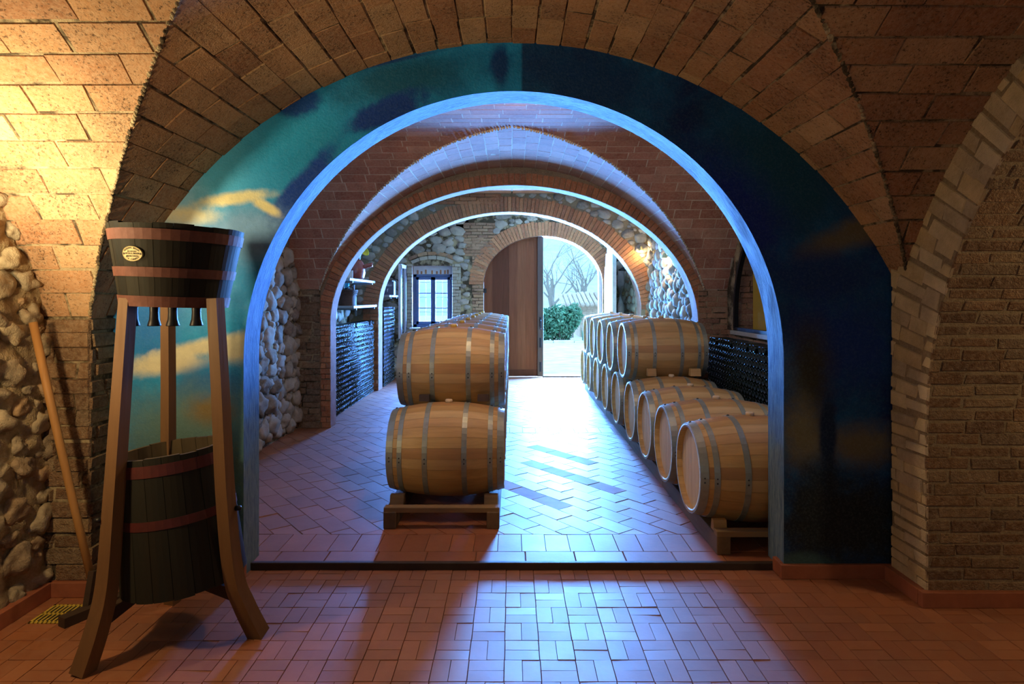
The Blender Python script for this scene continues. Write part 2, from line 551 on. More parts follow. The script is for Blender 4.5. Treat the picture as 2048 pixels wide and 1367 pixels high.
def bricks(mb, P, s0, s1, uf, bl, bh, gap=0.012, depth=0.014, mi=0, mmi=1, seed=0, jit=0.006, nv=1, base=True, nu=2, shift=0.5, rnd=0.15):
    """courses of bricks on a surface P(u, s) -> Vector; u runs along the course between uf(s) = (u0, u1)"""
    R = random.Random(seed)

    def nrm(u, s):
        e = 1e-3
        a = P(u + e, s) - P(u - e, s)
        b = P(u, s + e) - P(u, s - e)
        q = a.cross(b)
        if q.length < 1e-12:
            return Vector((0, 0, 1))
        q.normalize()
        return q if q.dot(INNER - P(u, s)) > 0 else -q
    rows = max(1, round((s1 - s0) / bh))
    h = (s1 - s0) / rows
    sgn = 1
    um = sum(uf((s0 + s1) / 2)) / 2
    if base:
        us, ss = 8, rows
        vs, fs = [], []
        for j in range(ss + 1):
            s = s0 + (s1 - s0) * j / ss
            a, b = uf(s)
            for i in range(us + 1):
                vs.append(P(a + (b - a) * i / us, s))
        for j in range(ss):
            for i in range(us):
                k = j * (us + 1) + i
                fs.append((k, k + 1, k + us + 2, k + us + 1))
        mb.add(vs, fs, mmi, (0.5, 0.5), True)
    for j in range(rows):
        sa, sb = s0 + j * h, s0 + (j + 1) * h
        a0, b0 = uf(sa)
        a1, b1 = uf(sb)
        lo, hi = min(a0, a1), max(b0, b1)
        u = math.floor(lo / bl) * bl + (shift * bl if j % 2 else 0) - bl + R.uniform(-0.06, 0.06) * bl
        while u < hi:
            L = bl * R.uniform(1 - rnd, 1 + rnd)
            ua, ub = u, u + L
            u += L
            g = gap / 2
            rows_v, ok = [], False
            d = depth * R.uniform(0.6, 1.35)
            tl = [R.uniform(-0.35, 0.35) * depth for _ in range(4)]
            jj = [R.uniform(-jit, jit) for _ in range(8)]
            top = []
            for q in range(nv + 1):
                w = q / nv
                s = sa + g + (h - 2 * g) * w + (jj[0] * (1 - w) + jj[1] * w)
                c0, c1 = uf(s)
                x0 = max(ua + g + jj[2] * (1 - w) + jj[3] * w, c0)
                x1 = min(ub - g + jj[4] * (1 - w) + jj[5] * w, c1)
                if x1 - x0 < 0.004:
                    x1 = x0 = min(max((x0 + x1) / 2, c0), c1)
                else:
                    ok = True
                for i in range(nu + 1):
                    top.append((x0 + (x1 - x0) * i / nu, s, i / nu, w))
            if not ok:
                continue
            # skip slivers
            ww = max(top[q * (nu + 1) + nu][0] - top[q * (nu + 1)][0] for q in range(nv + 1))
            if ww < 0.02:
                continue
            vs = []
            for (x, s, fi, fw) in top:
                dd = d + tl[0] * (1 - fi) * (1 - fw) + tl[1] * fi * (1 - fw) + tl[2] * (1 - fi) * fw + tl[3] * fi * fw
                vs.append(P(x, s) + nrm(x, s) * dd)
            nb = len(vs)
            for (x, s, fi, fw) in top:
                ex = (fi - 0.5) * gap * 0.7
                ey = (fw - 0.5) * gap * 0.7
                vs.append(P(x + ex, s + ey) - nrm(x, s) * 0.004)
            fs = []
            for q in range(nv):
                for i in range(nu):
                    k = q * (nu + 1) + i
                    fs.append((k, k + 1, k + nu + 2, k + nu + 1))
            ring = [i for i in range(nu + 1)] + [q * (nu + 1) + nu for q in range(1, nv + 1)] + [nv * (nu + 1) + i for i in range(nu - 1, -1, -1)] + [q * (nu + 1) for q in range(nv - 1, 0, -1)]
            for a, b in zip(ring, ring[1:] + ring[:1]):
                fs.append((b, a, a + nb, b + nb))
            mb.add(vs, fs, mi, (R.random(), R.random()))


_ico = {}
def ico(sub):
    if sub not in _ico:
        bm = bmesh.new()
        bmesh.ops.create_icosphere(bm, subdivisions=sub, radius=1)
        bm.verts.index_update()
        _ico[sub] = ([v.co.copy() for v in bm.verts], [[v.index for v in f.verts] for f in bm.faces])
        bm.free()
    return _ico[sub]


def stones(mb, P, N, w, h, ok, rmin=0.045, rmax=0.13, proud=0.5, mi=0, seed=1, sub=3, tries=5000, pack=0.86, flat=0.72, dep=0.6, rough=0.25):
    """rubble: P(u, v) point on the plane, N its normal"""
    R = random.Random(seed)
    cells = []
    co, fc = ico(sub)
    grid = {}
    gs = rmax * 2.4
    for k in range(tries):
        f = k / tries
        r = rmax * (1 - f) ** 1.2 + rmin * (1 - (1 - f) ** 1.2)
        r *= R.uniform(0.8, 1.1)
        u, v = R.uniform(0, w), R.uniform(0, h)
        if not ok(u, v, r):
            continue
        gi, gj = int(u / gs), int(v / gs)
        bad = False
        for a in (-1, 0, 1):
            for b in (-1, 0, 1):
                for (x, y, q) in grid.get((gi + a, gj + b), ()):
                    if ((x - u) ** 2 + ((y - v) / flat) ** 2) < ((q + r) * pack) ** 2:
                        bad = True
        if bad:
            continue
        grid.setdefault((gi, gj), []).append((u, v, r))
        ang = R.uniform(-0.35, 0.35)
        ph = R.uniform(0, 100)
        c = P(u, v)
        U = (P(u + 1e-3, v) - P(u - 1e-3, v)).normalized()
        V = (P(u, v + 1e-3) - P(u, v - 1e-3)).normalized()
        rx, ry, rz = r * R.uniform(0.92, 1.12), r * flat * R.uniform(0.88, 1.12), r * dep * R.uniform(0.7, 1.15)
        vs = []
        for q in co:
            qq = q * (1 + rough * noise.noise(q * 1.3 + Vector((ph, 0, 0))) + 0.1 * noise.noise(q * 3.5 + Vector((ph, 5, 0))))
            a = qq.x * rx * cos(ang) - qq.y * ry * sin(ang)
            b = qq.x * rx * sin(ang) + qq.y * ry * cos(ang)
            vs.append(c + U * a + V * b + N * (qq.z * rz + rz * (proud - 0.5)))
        mb.add(vs, fc, mi, (R.random(), R.random()), True)


def sheet(mb, P, w, h, nu, nv, mi=0, amp=0.0, N=None, fr=5.0, ok=None):
    vs, fs = [], []
    for j in range(nv + 1):
        for i in range(nu + 1):
            p = Vector(P(w * i / nu, h * j / nv))
            if amp:
                p = p + N * (amp * (noise.noise(p * fr) + 0.5 * noise.noise(p * fr * 3)))
            vs.append(p)
    for j in range(nv):
        for i in range(nu):
            if ok and not ok(w * (i + .5) / nu, h * (j + .5) / nv):
                continue
            k = j * (nu + 1) + i
            fs.append((k, k + 1, k + nu + 2, k + nu + 1))
    mb.add(vs, fs, mi, (0.5, 0.5), True)


def curve_arch(xc, a, zs, b, n=48, zb=0.0, jamb=8):
    """opening outline from left base over the crown to right base: list of (x, z)"""
    pts = [(xc - a, zb + (zs - zb) * i / jamb) for i in range(jamb)]
    pts += [(xc - a * cos(pi * i / n), zs + b * sin(pi * i / n)) for i in range(n + 1)]
    pts += [(xc + a, zs - (zs - zb) * i / jamb) for i in range(1, jamb + 1)]
    return pts


def inside_arch(x, z, xc, a, zs, b, m=0.0):
    if z <= zs:
        return abs(x - xc) < a + m
    return ((x - xc) / (a + m)) ** 2 + ((z - zs) / (b + m)) ** 2 < 1


def arch_wall(mb, y0, y1, op, xc, zs, x0, x1, z1, mis=(0, 1, 0), wob=0.0, sub=3):
    """wall in an x-z plane from y0 (front) to y1 with an opening outline op"""
    n = len(op)
    out = []
    for (x, z) in op:
        if z <= zs + 1e-6:
            out.append((x0 if x < xc else x1, z))
        else:
            dx, dz = x - xc, z - zs
            k = 1e9
            if dx > 1e-9:
                k = min(k, (x1 - xc) / dx)
            if dx < -1e-9:
                k = min(k, (x0 - xc) / dx)
            if dz > 1e-9:
                k = min(k, (z1 - zs) / dz)
            out.append((xc + dx * k, zs + dz * k))
    ww = []
    for i, (x, z) in enumerate(op):
        ww.append(wob * noise.noise(Vector((x * 4, z * 4, y0))))
    for y, mi, flip in ((y0, mis[0], False), (y1, mis[2], True)):
        vs, fs = [], []
        for j in range(sub + 1):
            f = j / sub
            for i in range(n):
                vs.append((op[i][0] * (1 - f) + out[i][0] * f, y, op[i][1] * (1 - f) + out[i][1] * f))
        for j in range(sub):
            for i in range(n - 1):
                k = j * n + i
                q = (k, k + n, k + n + 1, k + 1)
                fs.append(q if flip else tuple(reversed(q)))
        mb.add(vs, fs, mi, (0.5, 0.5))
    ns = 4
    vs, fs = [], []
    for j in range(ns + 1):
        f = j / ns
        for i, (x, z) in enumerate(op):
            k = 0.0
            if 0 < j < ns:
                k = wob * (noise.noise(Vector((x * 5, z * 5, j * 1.7))))
            vs.append((x * (1 + k), y0 + (y1 - y0) * f, z + k))
    for j in range(ns):
        for i in range(n - 1):
            k = j * n + i
            fs.append((k, k + 1, k + n + 1, k + n))
    mb.add(vs, fs, mis[1], (0.5, 0.5), True)


def ring(mb, y, xc, a, zs, b, width, th, proud=0.012, mi=0, seed=0, gap=0.008, a0=0.0, a1=pi, dirn=-1):
    """soldier bricks round an arch, standing on the wall face at y"""
    R = random.Random(seed)
    pts, L = [], [0.0]
    N = 400
    for i in range(N + 1):
        q = a0 + (a1 - a0) * i / N
        pts.append(((xc - a * cos(q)), (zs + b * sin(q)), q))
        if i:
            L.append(L[-1] + hypot(pts[-1][0] - pts[-2][0], pts[-1][1] - pts[-2][1]))
    k = max(1, round(L[-1] / th))

    def at(s):
        s = max(0, min(L[-1], s))
        lo = 0
        hi = N
        while hi - lo > 1:
            m = (lo + hi) // 2
            if L[m] <= s:
                lo = m
            else:
                hi = m
        f = (s - L[lo]) / max(1e-9, L[hi] - L[lo])
        q = pts[lo][2] * (1 - f) + pts[hi][2] * f
        nx, nz = -cos(q) / a, sin(q) / b
        l = hypot(nx, nz)
        return Vector((xc - a * cos(q), 0, zs + b * sin(q))), Vector((nx / l, 0, nz / l))
    for i in range(k):
        s0 = L[-1] * i / k + gap / 2
        s1 = L[-1] * (i + 1) / k - gap / 2
        w = width * R.uniform(0.93, 1.05)
        pr = proud * R.uniform(0.6, 1.4)
        (p0, n0), (p1, n1) = at(s0), at(s1)
        yy = y + dirn * pr
        i0 = 0.004
        vs = []
        for (p, nn) in ((p0, n0), (p1, n1)):
            for ww in (i0, w):
                q = p + nn * ww
                vs.append((q.x, yy, q.z))
                vs.append((q.x, y - dirn * 0.02, q.z))
        # 0 p0 in front,1 p0 in back,2 p0 out front,3 p0 out back,4..7 same for p1
        mb.add(vs, [(0, 2, 6, 4), (0, 1, 3, 2), (4, 6, 7, 5), (2, 3, 7, 6), (0, 4, 5, 1)], mi, (R.random(), R.random()))


def tiles_poly(mb, poly, z, inset, h, mi, R, tilt=0.006):
    """one floor tile: chamfered slab with its own slight tilt"""
    n = len(poly)
    cx = sum(p[0] for p in poly) / n
    cy = sum(p[1] for p in poly) / n
    area = 0.5 * abs(sum(poly[i][0] * poly[(i + 1) % n][1] - poly[(i + 1) % n][0] * poly[i][1] for i in range(n)))
    if area < 2e-4:
        return
    tx, ty = R.gauss(0, tilt), R.gauss(0, tilt)
    dz = R.uniform(-0.0012, 0.0008)
    top, bot = [], []
    for x, y in poly:
        d = hypot(x - cx, y - cy)
        k = max(0.2, 1 - inset * 1.4 / max(d, 1e-4))
        xx, yy = cx + (x - cx) * k, cy + (y - cy) * k
        top.append((xx, yy, z + dz + tx * (xx - cx) + ty * (yy - cy)))
        k2 = max(0.2, 1 - inset * 0.45 / max(d, 1e-4))
        bot.append((cx + (x - cx) * k2, cy + (y - cy) * k2, z - h))
    fs = [tuple(range(n))]
    for i in range(n):
        j = (i + 1) % n
        fs.append((i, i + n, j + n, j))
    # keep faces upward
    sgn = sum(poly[i][0] * poly[(i + 1) % n][1] - poly[(i + 1) % n][0] * poly[i][1] for i in range(n))
    if sgn < 0:
        fs = [tuple(reversed(f)) for f in fs]
    mb.add(top + bot, fs, mi, (R.random(), R.random()))


def clip_rect(poly, x0, y0, x1, y1):
    def cut(ps, f):
        out = []
        for i in range(len(ps)):
            a, b = ps[i], ps[(i + 1) % len(ps)]
            fa, fb = f(a), f(b)
            if fa >= 0:
                out.append(a)
            if (fa >= 0) != (fb >= 0):
                t_ = fa / (fa - fb)
                out.append((a[0] + (b[0] - a[0]) * t_, a[1] + (b[1] - a[1]) * t_))
        return out
    for f in (lambda p: p[0] - x0, lambda p: x1 - p[0], lambda p: p[1] - y0, lambda p: y1 - p[1]):
        poly = cut(poly, f)
        if len(poly) < 3:
            return []
    return poly


# ------------------------------------------------------------------ floors
def front_floor():
    R = random.Random(3)
    mb = MB()
    mb.add([(-3.2, -1.6, ZF - .007), (5.2, -1.6, ZF - .007), (5.2, 3.9, ZF - .007), (-3.2, 3.9, ZF - .007)], [(0, 1, 2, 3)], 1, (0.5, 0.5))
    c = 0.165
    nx = int(8.2 / c) + 1
    ny = int(5.4 / c) + 1
    for i in range(nx):
        for j in range(ny):
            x, y = -3.2 + i * c + 0.03, 3.895 - (j + 1) * c
            if x > 5.1:
                continue
            if (i + j) % 2:
                ps = [[(x, y), (x + c / 2, y), (x + c / 2, y + c), (x, y + c)], [(x + c / 2, y), (x + c, y), (x + c, y + c), (x + c / 2, y + c)]]
            else:
                ps = [[(x, y), (x + c, y), (x + c, y + c / 2), (x, y + c / 2)], [(x, y + c / 2), (x + c, y + c / 2), (x + c, y + c), (x, y + c)]]
            for q in ps:
                tiles_poly(mb, q, ZF, 0.0026, 0.006, 0, R, 0.007)
    return mb.build('floor_front', ['tile_front', 'grout'], kind='structure')


def rear_floor():
    R = random.Random(4)
    mb = MB()
    x0, x1 = -2.8, 3.4
    mb.add([(x0, 3.9, -.007), (x1, 3.9, -.007), (x1, 13.4, -.007), (x0, 13.4, -.007)], [(0, 1, 2, 3)], 1, (0.5, 0.5))

    def row(y0, y1, L, off):
        x = x0 - L + off
        while x < x1:
            q = clip_rect([(x, y0), (x + L, y0), (x + L, y1), (x, y1)], x0, y0, x1, y1)
            if q:
                tiles_poly(mb, q, 0, 0.004, 0.006, 0, R, 0.004)
            x += L
    row(3.895, 4.05, 0.315, 0.05)
    row(4.05, 4.345, 0.158, 0.02)
    row(7.62, 7.92, 0.16, 0.05)

    def field(ya, yb):
        a = radians(-52)
        du, dv = (cos(a), sin(a)), (-sin(a), cos(a))
        L, W = 0.315, 0.158
        n = 60
        for j in range(-n, n):
            for i in range(-n // 2, n // 2):
                u = i * L + (L / 2 if j % 2 else 0)
                v = j * W
                cs = [(u, v), (u + L, v), (u + L, v + W), (u, v + W)]
                q = [(0.3 + du[0] * p[0] + dv[0] * p[1], 8.0 + du[1] * p[0] + dv[1] * p[1]) for p in cs]
                if max(p[1] for p in q) < ya or min(p[1] for p in q) > yb or max(p[0] for p in q) < x0 or min(p[0] for p in q) > x1:
                    continue
                q = clip_rect(q, x0, ya, x1, yb)
                if q:
                    mx_, my_ = sum(a_[0] for a_ in q) / len(q), sum(a_[1] for a_ in q) / len(q)
                    worn = 0
                    for (ax, ay, hl) in ((.56, 6.63, .50), (.57, 5.82, .62), (.12, 5.24, .35)):
                        ex, ey = mx_ - ax, my_ - ay
                        if abs(ex * du[0] + ey * du[1]) < hl and abs(ex * dv[0] + ey * dv[1]) < .079:
                            worn = 2
                    tiles_poly(mb, q, 0, 0.004, 0.006, worn, R, 0.004)
    field(4.345, 7.62)
    field(7.92, 13.35)
    return mb.build('floor_rear', ['tile', 'grout', 'tile_worn'], kind='structure')


front_floor()
rear_floor()
mb = MB()
mb.bbox(-1.72, 3.865, ZF - .01, 1.72, 3.9, 0.004, 0.006)
mb.build('trim_1', 'stepwood', kind='structure')

# ------------------------------------------------------------------ front bay: groin vault on piers
RV, ZV = 2.57, 0.61


def profile(rmax, R_=RV, zc=ZV, zb=ZF):
    th0 = acos(rmax / R_)
    zcl = zc + R_ * sin(th0)
    sv = zcl - zb
    tot = sv + R_ * (pi / 2 - th0)

    def f(s):
        if s < sv:
            return rmax, zb + s
        th = th0 + (s - sv) / R_
        return R_ * cos(th), zc + R_ * sin(th)
    return f, sv, tot


LX, RX = -2.64, 2.27
fL, svL, totL = profile(2.40)
fR, svR, totR = profile(2.33)
mb = MB()
VB = dict(bl=0.31, bh=0.145, gap=0.014, depth=0.006, jit=0.006, nv=3)
# cells that run toward the painted arch
bricks(mb, lambda u, s: Vector((-fL(s)[0], u, fL(s)[1])), svL, totL, lambda s: (1.15 + fL(s)[0], YM + .01), seed=11, **VB)
bricks(mb, lambda u, s: Vector((fR(s)[0], -u, fR(s)[1])), svR, totR, lambda s: (-YM - .01, -1.33 - fR(s)[0]), seed=12, **VB)
# side cells
bricks(mb, lambda u, s: Vector((-u, 1.15 + fL(s)[0], fL(s)[1])), svL, totL, lambda s: (fL(s)[0], -LX + .05), seed=13, **VB)
bricks(mb, lambda u, s: Vector((-u, 1.33 + fR(s)[0], fR(s)[1])), svR, totR, lambda s: (-RX - .04, min(-fR(s)[0], -RX - .041 if fR(s)[0] > RX + .04 else 0)), seed=14, **VB)
VBn = dict(VB, base=True)
# near half of the bay, round the camera
bricks(mb, lambda u, s: Vector((u, 1.15 - fL(s)[0], fL(s)[1])), svL, totL, lambda s: (LX - .05, -fL(s)[0]), seed=15, **VBn)
bricks(mb, lambda u, s: Vector((u, 1.33 - fR(s)[0], fR(s)[1])), svR, totR, lambda s: (min(fR(s)[0], RX + .05), RX + .05), seed=16, **VBn)
bricks(mb, lambda u, s: Vector((-fL(s)[0], u, fL(s)[1])), svL, totL, lambda s: (-1.3, 1.15 - fL(s)[0]), seed=17, **VBn)
bricks(mb, lambda u, s: Vector((fR(s)[0], -u, fR(s)[1])), svR, totR, lambda s: (-1.33 + fR(s)[0], 1.3), seed=18, **VBn)
# rough mortar along the groins
for side in (-1, 1):
    f_, sv_, tot_, yc = (fL, svL, totL, 1.15) if side < 0 else (fR, svR, totR, 1.33)
    for k in range(150):
        s = sv_ + (tot_ - sv_) * (k + random.random() * .6) / 150
        r, z = f_(s)
        c = Vector((side * r, yc + r, z))
        inn = Vector((-side, -1, -0.6)).normalized()
        c += inn * random.uniform(-0.006, 0.010)
        co, fc = ico(1)
        q = [c + Vector((p.x * random.uniform(.008, .016), p.y * random.uniform(.008, .016), p.z * random.uniform(.014, .026))) for p in co]
        mb.add(q, fc, 1, None, True)
mb.build('ceiling_front', ['vault', 'mortar'], kind='structure')

# piers below the springing
PB = dict(bl=0.27, bh=0.068, gap=0.017, depth=0.005, jit=0.007, nv=1, rnd=0.22)
mb = MB()
PL = dict(bl=0.25, bh=0.085, gap=0.020, depth=0.013, jit=0.014, nv=2, rnd=0.45, nu=3)
bricks(mb, lambda u, s: Vector((-u, 3.55, ZF + s)), 0, svL, lambda s: (2.40, -LX + .03), seed=21, mi=0, **PL)
bricks(mb, lambda u, s: Vector((-2.40, u, ZF + s)), 0, svL, lambda s: (3.55, YM), seed=22, **PL)
mb.build('pillar_left', ['pier', 'mortar'], kind='structure')

PFY, PTH = 3.42, 0.53   # right pier: front face, thickness
mb = MB()
bricks(mb, lambda u, s: Vector((u, PFY, ZF + s)), 0, 0.94, lambda s: (RX, RX + PTH), seed=23, **PB)
bricks(mb, lambda u, s: Vector((RX + .06, -u, ZF + s)), 0, svR, lambda s: (-YM, -3.5), seed=24, **PB)
# arch through the right wall: soffit (axis x), face on the bay side
AY, AZ, AR = 1.33, 0.90, 2.09


def soff(u, s):
    th = s / AR
    return Vector((u, AY + AR * cos(th), AZ + AR * sin(th)))


bricks(mb, soff, 0, AR * pi, lambda s: (RX, RX + PTH), seed=25, base=True, **PB)
bricks(mb, lambda u, s: Vector((u, AY - AR, ZF + s)), 0, 0.94, lambda s: (RX, RX + PTH), seed=26, **PB)


def face(u, s):      # u radial, s along the arch
    th = s / AR
    return Vector((RX, AY + (AR + u) * cos(th), AZ + (AR + u) * sin(th)))


bricks(mb, lambda u, s: face(u, AR * pi - s), 0, AR * pi, lambda s: (0.0, min(0.50, (3.73 - AY) / max(.3, cos(pi - s / AR)) - AR) if s > AR * pi / 2 else 0.5), seed=27, bl=0.24, bh=0.085, gap=0.018, depth=0.006, jit=0.016, nv=2, rnd=0.45, mi=2, mmi=1)
bricks(mb, lambda u, s: Vector((RX, -u, ZF + s)), 0, 0.94, lambda s: (-YM + .03, -PFY), seed=28, bl=0.24, bh=0.068, gap=0.017, depth=0.006, jit=0.009, mi=2, mmi=1)
mb.build('wall_right', ['pier', 'mortar_dark', 'voussoir_lit'], kind='structure')

# left stone wall of the front bay
mb = MB()
Pw = lambda u, v: Vector((LX, 3.56 - u, ZF + v))
Nw = Vector((1, 0, 0))
sheet(mb, Pw, 5.0, 3.3, 200, 140, 1, 0.035, Nw, 8)
stones(mb, Pw, Nw, 2.3, 2.75, lambda u, v, r: v > 0.05 + r * .5, 0.028, 0.088, 0.42, 0, 5, 3, 4200, 1.08, 0.8, 0.62, 0.7)
mb.build('wall_left_front', ['stone', 'plaster_tan'], kind='structure')

# painted arch wall
OA = curve_arch(0.01, 1.625, 1.26, 1.625, 64, ZF)
mb = MB()
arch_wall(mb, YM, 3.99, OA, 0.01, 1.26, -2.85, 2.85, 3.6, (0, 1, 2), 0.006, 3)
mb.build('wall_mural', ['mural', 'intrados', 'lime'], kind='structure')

# walls behind the camera and beyond the right arch
mb = MB()
mb.add([(-2.9, -1.3, ZF), (5.2, -1.3, ZF), (5.2, -1.3, 3.6), (-2.9, -1.3, 3.6)], [(3, 2, 1, 0)])
mb.build('wall_behind', 'plaster_tan', kind='structure')
mb = MB()
Pq = lambda u, v: Vector((2.75 + u, 3.86, ZF + v))
sheet(mb, Pq, 2.4, 3.6, 30, 40, 1, 0.02, Vector((0, -1, 0)))
stones(mb, Pq, Vector((0, -1, 0)), 1.2, 2.4, lambda u, v, r: True, 0.04, 0.11, 0.6, 0, 8, 2, 1200, 1.0, 0.8, 0.6, 0.35)
mb.add([(5.1, -1.3, ZF), (5.1, 4, ZF), (5.1, 4, 3.6), (5.1, -1.3, 3.6)], [(3, 2, 1, 0)], 1)
mb.build('wall_side_room', ['stone', 'plaster_tan'], kind='structure')
mb = MB()
mb.add([(2.6, -1.4, 3.3), (5.2, -1.4, 3.3), (5.2, 4, 3.3), (2.6, 4, 3.3)], [(0, 1, 2, 3)])
mb.add([(-3.2, -1.4, 3.62), (5.2, -1.4, 3.62), (5.2, 4, 3.62), (-3.2, 4, 3.62)], [(0, 1, 2, 3)])
mb.build('ceiling_side_room', 'plaster_tan', kind='structure')

# skirting boards
BH = 0.085
mb = MB()
mb.bbox(LX - .02, -1.3, ZF, LX + .055, 3.53, ZF + BH, 0.004)
mb.build('baseboard_left', 'terracotta', kind='structure')
mb = MB()
mb.bbox(LX, 3.505, ZF, -2.37, 3.56, ZF + BH, 0.004)
mb.bbox(-2.40, 3.55, ZF, -2.365, 3.77, ZF + BH, 0.004)
mb.bbox(-2.40, 3.735, ZF, -1.60, 3.77, ZF + BH, 0.004)
mb.build('baseboard_left_pier', 'terracotta', kind='structure')
mb = MB()
mb.bbox(1.61, 3.735, ZF, 2.34, 3.77, ZF + BH, 0.004)
mb.bbox(1.612, 3.772, ZF, 1.645, 3.87, ZF + BH, 0.004)
mb.bbox(2.225, PFY + .012, ZF, RX + .02, 3.734, ZF + BH, 0.004)
mb.bbox(2.225, PFY - .035, ZF, RX + PTH + .4, PFY + .01, ZF + BH, 0.004)
mb.build('baseboard_right', 'terracotta', kind='structure')

# ------------------------------------------------------------------ middle bay
R2, Z2 = 2.68, 0.62
f2, sv2, tot2 = profile(2.43, R2, Z2, 0.0)
g2 = lambda r: 6.03 + .5 * r + .11 * r * r
gn = lambda r: 5.25 - .3 * r - .08 * r * r
W2 = 7.92
B2L, B2R = -2.72, 2.72
V2 = dict(bl=0.30, bh=0.145, gap=0.011, depth=0.0018, jit=0.004, nv=3)
mb = MB()
bricks(mb, lambda u, s: Vector((-f2(s)[0], u, f2(s)[1])), sv2, tot2, lambda s: (min(g2(f2(s)[0]), W2), W2), seed=31, **V2)
bricks(mb, lambda u, s: Vector((f2(s)[0], -u, f2(s)[1])), sv2, tot2, lambda s: (-W2, max(-g2(f2(s)[0]), -W2)), seed=32, **V2)
bricks(mb, lambda u, s: Vector((-u, g2(f2(s)[0]), f2(s)[1])), sv2, tot2, lambda s: (f2(s)[0], -B2L), seed=33, **V2)
bricks(mb, lambda u, s: Vector((-u, g2(f2(s)[0]), f2(s)[1])), sv2, tot2, lambda s: (-B2R, -f2(s)[0]), seed=34, **V2)
bricks(mb, lambda u, s: Vector((u, gn(f2(s)[0]), f2(s)[1])), sv2, tot2, lambda s: (B2L, -f2(s)[0]), seed=35, **V2)
bricks(mb, lambda u, s: Vector((u, gn(f2(s)[0]), f2(s)[1])), sv2, tot2, lambda s: (f2(s)[0], B2R), seed=36, **V2)
bricks(mb, lambda u, s: Vector((-f2(s)[0], u, f2(s)[1])), sv2, tot2, lambda s: (3.98, max(gn(f2(s)[0]), 3.98)), seed=37, **V2)
bricks(mb, lambda u, s: Vector((f2(s)[0], -u, f2(s)[1])), sv2, tot2, lambda s: (min(-gn(f2(s)[0]), -3.98), -3.98), seed=38, **V2)
bricks(mb, lambda u, s: Vector((u, s, Z2 + R2)), 5.24, 6.04, lambda s: (B2L, B2R), seed=39, **V2)
for side in (-1, 1):
    for k in range(110):
        s = sv2 + (tot2 - sv2) * (k + random.random() * .6) / 110
        r, z = f2(s)
        c = Vector((side * r, g2(r) - .004, z - .004))
        co, fc = ico(1)
        q = [c + Vector((p.x * random.uniform(.008, .018), p.y * .014, p.z * random.uniform(.014, .03))) for p in co]
        mb.add(q, fc, 1, None, True)
mb.build('ceiling_middle', ['vault2', 'mortar_pale'], kind='structure')

# side walls of the middle bay
mb = MB()
Pw = lambda u, v: Vector((B2L, 7.95 - u, v))
sheet(mb, Pw, 4.0, 3.4, 60, 50, 1, 0.015, Vector((1, 0, 0)), 6)
stones(mb, Pw, Vector((1, 0, 0)), 3.0, 2.7, lambda u, v, r: v > r * .6, 0.035, 0.125, 0.55, 0, 15, 3, 8000, 0.88, 0.85, 0.6, 0.5)
mb.build('wall_left_middle', ['stone_grey', 'mortar'], kind='structure')
mb = MB()
bricks(mb, lambda u, s: Vector((-u, W2 - .02, s)), 0, sv2, lambda s: (2.43, -B2L + .03), seed=41, **PL)
bricks(mb, lambda u, s: Vector((-2.43, u, s)), 0, sv2, lambda s: (W2 - .02, W2 + .01), seed=42, **PL)
mb.build('pillar_middle_left', ['pier', 'mortar'], kind='structure')
mb = MB()
bricks(mb, lambda u, s: Vector((u, W2 - .02, s)), 0, sv2 + .05, lambda s: (2.36, B2R + .03), seed=43, **PB)
mb.build('pillar_middle_right', ['wallbrick', 'mortar'], kind='structure')
# right wall: brick with a glazed arched opening
WY0, WY1, WZ0 = 5.3, 7.60, 1.25
mb = MB()
wok = lambda y, z: not (WY0 < y < WY1 and z > WZ0 and (z < 1.45 or ((y - 6.45) / 1.15) ** 2 + ((z - 1.45) / 1.15) ** 2 < 1))
Pr = lambda u, v: Vector((B2R, 3.98 + u, v))
sheet(mb, Pr, 4.0, 3.4, 100, 80, 1, 0.0, None, 1, lambda u, v: wok(3.98 + u, v))
bricks(mb, lambda u, s: Vector((B2R, -u, s)), 0, WZ0, lambda s: (-7.9, -4.0), seed=44, base=False, **PB)
bricks(mb, lambda u, s: Vector((B2R, -u, s)), 0, 3.0, lambda s: (-WY0, -4.0), seed=45, base=False, **PB)
mb.build('wall_right_middle', ['wallbrick', 'mortar'], kind='structure')
mb = MB()
bricks(mb, lambda u, s: Vector((B2R + u, 7.62, s)), 0.9, 3.0, lambda s: (0, .55), seed=46, **PB)
mb.add([(B2R, 5.2, WZ0), (B2R + .9, 5.2, WZ0), (B2R + .9, 7.65, WZ0), (B2R, 7.65, WZ0)], [(0, 1, 2, 3)], 1)
mb.add([(B2R, 5.2, 3), (B2R + .9, 5.2, 3), (B2R + .9, 7.65, 3), (B2R, 7.65, 3)], [(3, 2, 1, 0)], 1)
mb.add([(B2R + .21, 7.60, WZ0), (B2R + .37, 7.60, WZ0), (B2R + .37, 7.60, 3), (B2R + .21, 7.60, 3)], [(3, 2, 1, 0)], 2)
mb.add([(B2R + .37, 7.60, WZ0), (B2R + .56, 7.60, WZ0), (B2R + .56, 7.60, 3), (B2R + .37, 7.60, 3)], [(3, 2, 1, 0)], 3)
mb.add([(B2R + .55, 7.65, WZ0), (B2R + .55, 5.2, WZ0), (B2R + .55, 5.2, 3), (B2R + .55, 7.65, 3)], [(0, 1, 2, 3)], 3)
mb.add([(B2R, 5.2, WZ0), (B2R + .9, 5.2, WZ0), (B2R + .9, 5.2, 3), (B2R, 5.2, 3)], [(3, 2, 1, 0)], 1)
mb.build('wall_window_reveal', ['wallbrick', 'mortar', 'yellowwall', 'redwall'], kind='structure')
